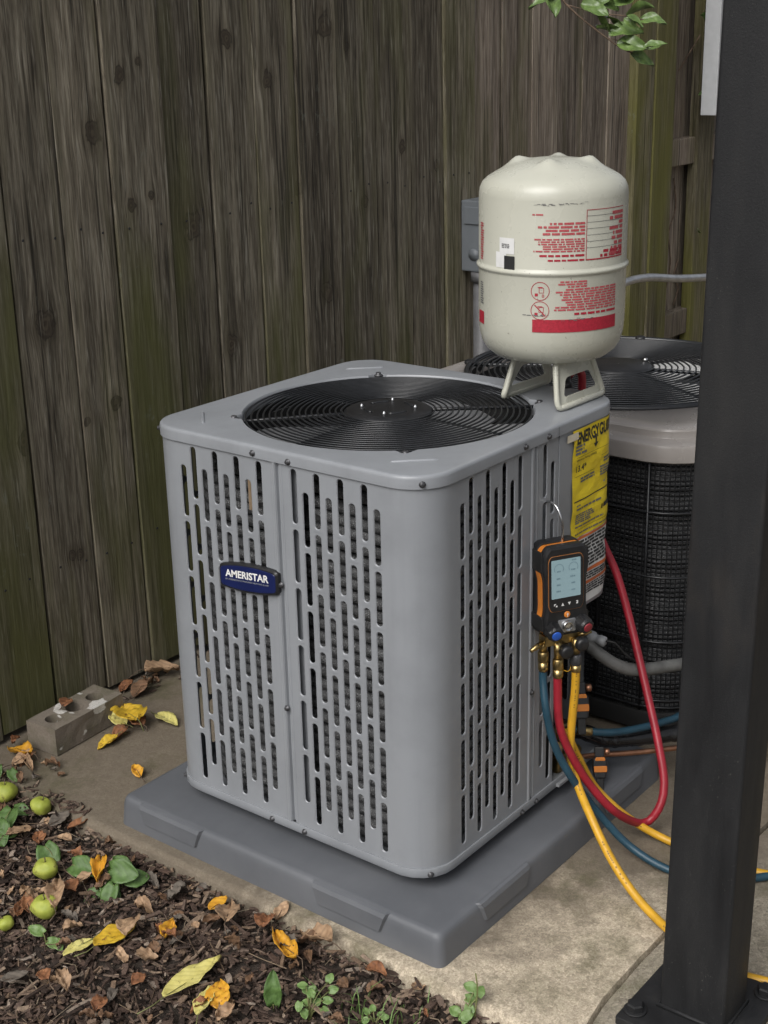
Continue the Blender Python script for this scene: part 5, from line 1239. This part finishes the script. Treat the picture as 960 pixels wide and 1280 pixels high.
LEAVES = [
   (-0.353, 0.23, -0.024, -3.0, 0.116, 0.36, 'leaf_pale', 0.1, 'long pale yellow leaf with spots lying at the bottom of the mulch'),
   (-0.338, 0.401, -0.024, -1.0, 0.085, 0.45, 'leaf_yellow', 0.12, 'bright yellow oval leaf beside the pale leaf with a thin stalk'),
   (-0.324, 0.42, -0.024, 175.0, 0.056, 0.42, 'leaf_pale', 0.08, 'small pale yellow leaf with a thin stalk at lower left'),
   (-0.159, 0.327, -0.022, -0.0, 0.041, 0.62, 'leaf_gold', 0.15, 'small orange gold leaf near the slab edge'),
   (-0.255, 0.303, -0.016, 81.0, 0.081, 0.4, 'leaf_rust', 0.5, 'curled rusty brown leaf with a gold middle at lower centre left'),
   (-0.261, 0.327, -0.014, 27.0, 0.046, 0.55, 'leaf_gold', 0.4, 'small gold leaf tip lying over the curled rusty leaf'),
   (-0.352, 0.159, -0.022, 25.0, 0.062, 0.45, 'leaf_pale', 0.15, 'narrow pale leaf tucked against an orange round leaf'),
   (-0.325, 0.144, -0.018, 42.0, 0.054, 0.65, 'leaf_gold', 0.25, 'round orange leaf overlapping a narrow pale leaf'),
   (-0.158, 0.214, -0.008, 23.0, 0.054, 0.8, 'leaf_rust', 0.6, 'crumpled orange brown leaf below the pad tab'),
   (-0.119, 0.217, -0.008, 11.0, 0.038, 0.6, 'leaf_tan', 0.4, 'small tan leaf beside the crumpled orange brown leaf'),
   (-0.179, 0.119, -0.01, 70.0, 0.076, 0.38, 'leaf_gold', 0.5, 'twisted gold and brown leaf near the slab edge'),
   (-0.132, 0.092, -0.006, 81.0, 0.074, 0.42, 'leaf_tan', 0.5, 'dry tan leaf with a yellow tip near the slab edge'),
   (-0.132, 0.022, -0.004, -94.0, 0.058, 0.55, 'leaf_rust', 0.5, 'crisp rust orange leaf against the slab edge'),
   (-0.191, 0.259, -0.014, 38.0, 0.072, 0.55, 'leaf_tan', 0.35, 'upright tan leaf right of the small orange gold leaf'),
   (0.245, 0.876, 0.004, -94.0, 0.066, 0.55, 'leaf_pale', 0.2, 'yellow green leaf with a stalk lying on the bare concrete'),
   (0.169, 0.854, 0.018, 68.0, 0.091, 0.8, 'leaf_yellow', 0.35, 'bright yellow leaf heaped against the brick'),
   (0.172, 0.886, 0.014, 90.0, 0.048, 0.9, 'leaf_pale', 0.35, 'pale cream leaf heaped against the brick'),
   (0.182, 0.85, 0.01, 88.0, 0.057, 0.8, 'leaf_rust', 0.45, 'brown leaf under the yellow leaf beside the brick'),
   (0.163, 0.878, 0.004, -177.0, 0.052, 0.7, 'leaf_rust', 0.5, 'curled dark orange leaf at the foot of the yellow heap'),
   (0.131, 0.866, 0.004, 173.0, 0.049, 0.6, 'leaf_yellow', 0.35, 'yellow and brown leaf lying in front of the brick'),
   (0.349, 1.021, 0.01, -24.0, 0.078, 0.55, 'leaf_tan', 0.45, 'dry tan leaf at the fence foot beside the gray unit'),
   (0.276, 0.978, 0.006, 6.0, 0.061, 0.7, 'leaf_brown', 0.45, 'dark brown leaf at the fence foot beside the brick'),
   (0.277, 1.023, 0.004, 6.0, 0.062, 0.6, 'leaf_rust', 0.4, 'reddish brown leaf between the brick and the fence foot'),
   (0.085, 0.974, 0.060, 24.0, 0.036, 0.75, 'leaf_rust', 0.35, 'small orange leaf lying on top of the brick'),
   (0.054, 0.718, 0.004, 67.0, 0.036, 0.6, 'leaf_gold', 0.3, 'tiny orange leaf on the concrete near the pad corner'),
   (-0.024, 0.943, 0.004, 96.0, 0.065, 0.55, 'leaf_gold', 0.45, 'orange yellow dead leaf on the ground left of the brick'),
   (-0.063, 0.954, 0.004, -8.0, 0.052, 0.5, 'leaf_tan', 0.4, 'tan dead leaf on the ground left of the brick'),
   (-0.056, 0.902, 0.006, 66.0, 0.072, 0.25, 'leaf_tan', 0.4, 'thin straw coloured leaf below the left end of the brick'),
   (-0.218, 0.773, -0.01, 1.0, 0.058, 0.45, 'leaf_tan', 0.25, 'broad tan leaf lying left of the upper apple'),
   (-0.318, 0.517, 0.026, 48.0, 0.086, 0.36, 'leaf_tan', 0.3, 'tan leaf stuck over the middle apple'),
   (-0.094, 0.694, -0.014, 161.0, 0.055, 0.5, 'leaf_rust', 0.3, 'orange brown leaf between the upper apple and the pad corner'),
   (-0.161, 0.664, -0.012, 92.0, 0.037, 0.5, 'leaf_tan', 0.3, 'small pale tan leaf right of the upper green leaf'),
   (-0.146, 0.742, -0.012, -1.0, 0.047, 0.6, 'leaf_graybrown', 0.3, 'dull gray brown leaf under the upper apple'),
   (-0.48, 0.448, -0.022, -33.0, 0.042, 0.75, 'leaf_graybrown', 0.2, 'lobed gray brown leaf at the lower left edge'),
   (-0.184, 0.553, -0.012, -141.0, 0.065, 0.4, 'leaf_gold', 0.5, 'curled gold edged leaf left of the green leaf clump'),
   (-0.249, 0.577, -0.018, -104.0, 0.088, 0.8, 'leaf_rust', 0.3, 'large rusty leaf right of the lower apple'),
   (-0.239, 0.562, -0.014, -19.0, 0.033, 0.7, 'leaf_tan', 0.3, 'round tan leaf above the large rusty leaf'),
   (-0.323, 0.597, -0.016, -142.0, 0.044, 0.45, 'leaf_rust', 0.4, 'orange brown leaf left of the lower apple'),
   (-0.336, 0.56, -0.016, 62.0, 0.087, 0.5, 'leaf_rust', 0.4, 'curled brown leaf between the middle and lower apples'),
   (-0.255, 0.398, -0.018, -147.0, 0.052, 0.8, 'leaf_tan', 0.4, 'crumpled tan leaf right of the bright yellow oval leaf'),
   (-0.431, 0.397, -0.022, 77.0, 0.032, 0.7, 'leaf_rust', 0.3, 'mottled orange brown leaf near the lower left edge'),
   (-0.438, 0.284, -0.022, 22.0, 0.031, 0.8, 'leaf_rust', 0.5, 'dark red leaf at the bottom edge'),
   (-0.363, 0.289, -0.022, 0.0, 0.028, 0.7, 'leaf_rust', 0.4, 'small red brown leaf left of the long pale leaf'),
]

for k, (x, y, z, yaw, L, Wr, mt, cu, lab) in enumerate(LEAVES):
    zz = z if x > -.1 and z >= 0 else max(z, bed_z(x, y)+.021)
    if 'stuck over' in lab: zz = .0
    if mt == 'leaf_rust': L = min(L, .042)
    leaf(x, y, zz, yaw, L, Wr, mt, cu, lab, 100+k)
# small brown leaves nobody could tell apart
for k in range(150):
    if k < 122: x = -.125-rm.random()**1.2*.40; y = rm.uniform(-.1, 1.0); z = bed_z(x, y)+.014
    elif k < 136: x = rm.uniform(.0, .55); y = 1.035-abs(rm.gauss(0, .035)); z = .003
    else: x = rm.uniform(-.12, .0); y = rm.uniform(.82, 1.02); z = .004
    if .02 < x < .29 and .89 < y: continue
    o = blade(rm.uniform(.012, .036), rm.uniform(.4, .85), rm.uniform(.3, .9), 300+k, ragged=.10).build('fallen_leaf', (mt_ := rm.choice(['leaf_brown', 'leaf_brown', 'leaf_brown', 'leaf_brown', 'leaf_graybrown', 'leaf_graybrown', 'leaf_tan', 'leaf_tan', 'leaf_rust'])))
    o.location = (x, y, z); o.rotation_euler = (rm.gauss(0, .2), rm.gauss(0, .2), rm.uniform(0, 6.28))
    colr = {'leaf_brown': 'dark brown', 'leaf_graybrown': 'gray brown', 'leaf_tan': 'tan', 'leaf_rust': 'rust red'}[mt_]
    area = ('by the fence foot' if k >= 122 and k < 136 else 'on the ground left of the brick' if k >= 136 else 'in the mulch between the apples and the pad' if y > .45 else 'in the mulch at the bottom of the picture')
    tag(o, 'small dry ' + colr + ' leaf ' + area, 'leaf', 'small ' + colr + ' leaves ' + area)
# green apples
def apple(x, y, r, rot, label, bite=False):
    e = empty('fallen_apple', (x, y, bed_z(x, y)+.012+r*.80), label, 'apple', 'fallen green apples'); e.rotation_euler = (0, 0, rot[2]) if bite else rot
    b = MB(); n_ = 28; vs = []; pr = []
    for i in range(15):
        t = PI*i/14; rr = math.sin(t)*(1-.10*math.cos(t)*-1); z = math.cos(t)*.88
        dip = math.exp(-(rr/.28)**2)*.24; z = z-dip if z > 0 else z+dip*.7
        pr.append((rr*r, z*r))
    for (rr, z) in pr:
        for k in range(n_):
            th = 2*PI*k/n_; q = 1+.20*noise.noise((math.cos(th)*1.2+rot[2], math.sin(th)*1.2, z/r+rot[2]))
            if bite:
                dx, dz = math.cos(th)*rr/r-.62, z/r-.60; dy = math.sin(th)*rr/r
                q -= .40*math.exp(-(dx*dx+dy*dy+dz*dz)/.10)
            vs.append((rr*q*math.cos(th), rr*q*math.sin(th), z))
    b.add(vs, [(i*n_+(k+1) % n_, i*n_+k, (i+1)*n_+k, (i+1)*n_+(k+1) % n_) for i in range(len(pr)-1) for k in range(n_)], True)
    b.build('skin', 'apple', e)
    MB().tube([(0, 0, r*.55), (.001, .001, r*.85), (.003, .001, r*1.15)], [.0013, .001, .0013], 6).build('stalk', 'twig', e)
    if bite:
        q_ = MB().lathe([(.001, 0), (r*.30, .0006), (r*.40, -.0004)], 14, orient((r*.42, 0, r*.42), (0, 1, 0), (.62, 0, .60)), cap=False); q_.build('rotten_spot', 'rot', e)
apple(-.118, .800, .0195, (.3, .2, .4), 'green apple nearest the brick, at the edge of the concrete')
apple(-.246, .630, .0205, (.5, -.3, 3.9), 'half eaten green apple under a tan leaf, between two others', True)
apple(-.318, .543, .0222, (.7, -.5, 3.6), 'large green apple with a dark hollow, lowest of the big apples', True)
apple(-.128, .893, .0225, (.2, .1, 1.2), 'green apple cut by the left edge behind a leaf')
apple(-.376, .570, .0135, (.2, .5, 2.2), 'small yellow green apple at the lower left edge')
# weeds
def weed(name, base, leaves, label, mat='leaf_green', group='green weeds in the mulch', heart=True):
    e = empty(name, base, label, 'plant', group); b0 = Vector(base)
    for k, (dx, dy, dz, yaw, tilt, L, Wr) in enumerate(leaves):
        tip = Vector((dx, dy, dz)); st = MB().tube(cat_rom([(0, 0, -.01), (dx*.3, dy*.3, dz*.7), tuple(tip)], .006), .0009, 5); st.build('stem', 'stem_green', e)
        bl = blade(L, Wr, .22, 700+k+int(abs(base[0]*1000)), heart=heart, ragged=.02, droop=.12); o = bl.build('leaf_blade', mat, e); 
        nn_ = Vector((-.45+rm.gauss(0, .18), -.35+rm.gauss(0, .18), .8)) if abs(tilt) < 1 else Vector((-.8, -.55, .2))
        xd_ = Vector((math.cos(R_(yaw)), math.sin(R_(yaw)), -.2)) if abs(tilt) < 1 else Vector((0, 0, 1)); mq = orient(tip, xd_, nn_); o.location = tip; o.rotation_euler = mq.to_euler()
        sm = o.modifiers.new('s', 'SOLIDIFY'); sm.thickness = .0004
    return e
weed('leafy_weed', (-.200, .665, -.03), [(-.002, .022, .028, 250, -.25, .046, .95)], 'single round green leaf above the half eaten apple')
weed('leafy_weed', (-.195, .585, -.03), [(-.012, .022, .024, -70, -.2, .050, .85)], 'single heart shaped green leaf left of the green clump')
weed('leafy_weed', (-.195, .500, -.03), [(.020, .040, .035, -80, -.1, .046, .9), (.000, .020, .042, -62, -.35, .052, .85), (-.022, .012, .026, -100, .25, .042, .8), (-.018, -.004, .030, 195, .3, .040, .8), (.008, -.008, .028, -25, .2, .038, .85), (-.03, .02, .016, 160, .3, .03, .9)], 'clump of heart shaped green leaves beside the slab edge')
weed('leafy_weed', (-.195, .815, -.03), [(.03, .01, .035, 200, -.1, .05, .9), (-.01, .0, .030, 240, .2, .05, .85), (.05, .03, .02, 290, .3, .035, .8), (-.02, -.02, .02, -40, .2, .03, .8)], 'green leaves at the left edge below the brick')
weed('leafy_weed', (-.10, .945, -.02), [(.0, .0, .045, 210, .1, .035, .7), (.012, -.02, .038, 250, .2, .03, .7)], 'small green leaf at the left edge near the fence foot')
weed('leafy_weed', (-.362, .490, -.03), [(.004, .010, .020, 100, .0, .026, .8), (-.004, -.012, .018, -60, .1, .022, .9), (.006, -.02, .016, -110, .0, .02, .9)], 'pale green seedling below the lowest big apple', 'leaf_lime')
weed('leafy_weed', (-.262, .095, -.03), [(.0, .0, .012, 60, -1.25, .052, .55)], 'upright dark green leaf at the bottom centre left')
weed('clover', (-.245, .040, -.03), [(.012*math.cos(k*1.1)+.018*(k % 3), .014*math.sin(k*1.1)+.008*(k % 2), .018+.006*(k % 4), k*67, .05, .014, 1.0) for k in range(13)], 'bright green clover at the bottom beside the upright leaf', 'leaf_lime')
weed('clover', (-.205, -.050, -.03), [(.010*math.cos(k*1.4), .012*math.sin(k*1.4), .016+.004*(k % 3), k*81, .05, .011, 1.0) for k in range(6)], 'little clover sprig at the bottom edge right of centre', 'leaf_lime')
weed('clover', (-.125, -.155, -.03), [(.006*k-.012, .010*math.sin(k*2.1), .020+.007*k*.8, k*75, .1, .018, .95) for k in range(7)], 'green sprout against the slab edge at the bottom', 'leaf_lime')
sk_ = MB().tube(cat_rom([(-.118, -.163, -.04), (-.116, -.165, .0), (-.112, -.166, .035), (-.114, -.164, .062)], .01), [.0012]*100 if False else .0012, 5)
tag(sk_.build('weed_stalk', 'stem_green'), 'bare dark green stalk beside the sprout at the slab edge', 'plant')
mb = MB()
for k in range(46):
    x, y = -.205+rm.gauss(0, .030), -.045+rm.gauss(0, .045); L = rm.uniform(.02, .06); a_ = rm.uniform(0, 6.28); ln = rm.uniform(.2, 1.0)
    p = Vector((x, y, bed_z(x, y))); d = Vector((math.cos(a_), math.sin(a_), 0)); s_ = Vector((-d.y, d.x, 0))*.0011
    q = [p, p+d*L*.3*ln+Vector((0, 0, L*.6)), p+d*L*.8*ln+Vector((0, 0, L*.85))]
    mb.add([q[0]-s_, q[0]+s_, q[1]-s_*.8, q[1]+s_*.8, q[2]], [(0, 1, 3, 2), (2, 3, 4)])
tag(mb.build('grass', 'leaf_lime'), 'sparse short grass at the bottom edge of the mulch', 'grass', kind='stuff')
# leafy twig hanging in from above
br = empty('tree_branch', (.86, .42, 1.62), 'leafy green twig hanging into the top right of the picture', 'branch')
tpath = cat_rom([(.80, .52, 1.75), (.84, .42, 1.56), (.88, .36, 1.43), (.905, .325, 1.372), (.925, .285, 1.335), (.94, .258, 1.312), (.953, .235, 1.294), (.963, .215, 1.284)], .02)
rel(MB().tube(tpath, [.004-.003*i/len(tpath) for i in range(len(tpath))], 6).build('twig', 'twig'), br)
rel(MB().tube(cat_rom([(.905, .325, 1.372), (.935, .275, 1.356), (.968, .235, 1.350), (.985, .205, 1.342)], .015), .0013, 5).build('twig', 'twig'), br)
rel(MB().tube(cat_rom([(.94, .258, 1.312), (.965, .215, 1.300), (.985, .187, 1.290)], .015), .0009, 5).build('twig', 'twig'), br)
rlf = random.Random(8)
tw_leaves = [((.925, .285, 1.362), -48, .35, .060), ((.945, .262, 1.350), -20, .1, .062), ((.968, .235, 1.352), -52, .15, .055), ((.980, .212, 1.343), -60, .3, .048), ((.955, .250, 1.366), 5, -.1, .055), ((.915, .30, 1.375), -90, .2, .055), ((.930, .275, 1.332), -30, .0, .060), ((.942, .255, 1.318), -42, .1, .062), ((.950, .240, 1.300), -60, .35, .055), ((.962, .217, 1.286), -55, .5, .048), ((.978, .195, 1.293), -50, .1, .034), ((.897, .34, 1.39), 130, .1, .055), ((.900, .335, 1.385), 60, .2, .055), ((.888, .352, 1.40), -120, .2, .055), ((.875, .37, 1.43), 20, .2, .06), ((.865, .385, 1.46), -70, .2, .06), ((.85, .41, 1.5), 80, .2, .06), ((.94, .29, 1.385), -60, .1, .055), ((.955, .265, 1.39), -30, .1, .055)]
for k in range(16):
    bq = tpath[int(len(tpath)*(.45+.5*rlf.random()))]; tw_leaves.append(((bq.x+rlf.uniform(-.01, .03), bq.y+rlf.uniform(-.04, .02), bq.z+rlf.uniform(-.005, .05)), rlf.uniform(-120, 30), rlf.uniform(-.1, .5), rlf.uniform(.026, .046)))
for k, (p, yaw, tilt, L) in enumerate(tw_leaves):
    o = blade(L*1.05, .60, .28, 900+k, ragged=.02, droop=.15).build('leaf', 'leaf_tree')
    mq = orient(p, (math.cos(R_(yaw)), math.sin(R_(yaw)), -tilt), (-.35+rlf.gauss(0, .4), -.3+rlf.gauss(0, .4), .75)); o.location = p; o.rotation_euler = mq.to_euler(); rel(o, br)
# creeper on the recessed boards
cv = empty('creeper', (3.0, 1.14, .6), 'thin dry creeper stems with few leaves on the recessed fence boards', 'creeper')
for pts in ([(2.90, 1.098, .45), (2.93, 1.096, .55), (2.91, 1.097, .66), (2.95, 1.096, .74), (2.93, 1.097, .84)], [(2.97, 1.097, .40), (3.0, 1.096, .46), (2.96, 1.097, .50), (2.99, 1.096, .56)], [(2.98, 1.05, 1.3), (2.95, 1.10, 1.2), (2.90, 1.14, 1.12), (2.93, 1.146, 1.02)]):
    rel(MB().tube(cat_rom(pts, .02), .0025, 5).build('stem', 'twig'), cv)
for k, (p, L) in enumerate([((2.985, 1.03, 1.13), .06), ((2.99, 1.03, 1.16), .05), ((2.975, 1.03, 1.10), .05), ((2.93, 1.13, 1.16), .025), ((2.91, 1.13, 1.15), .022), ((2.95, 1.13, 1.18), .025), ((3.0, 1.03, .66), .03), ((2.99, 1.03, 1.36), .05)]):
    o = blade(L, .7, .2, 950+k, droop=.1).build('leaf', 'leaf_green' if L >= .05 else 'leaf_lime'); o.location = p; o.rotation_euler = (.9, .2, R_(200+k*30)); rel(o, cv)
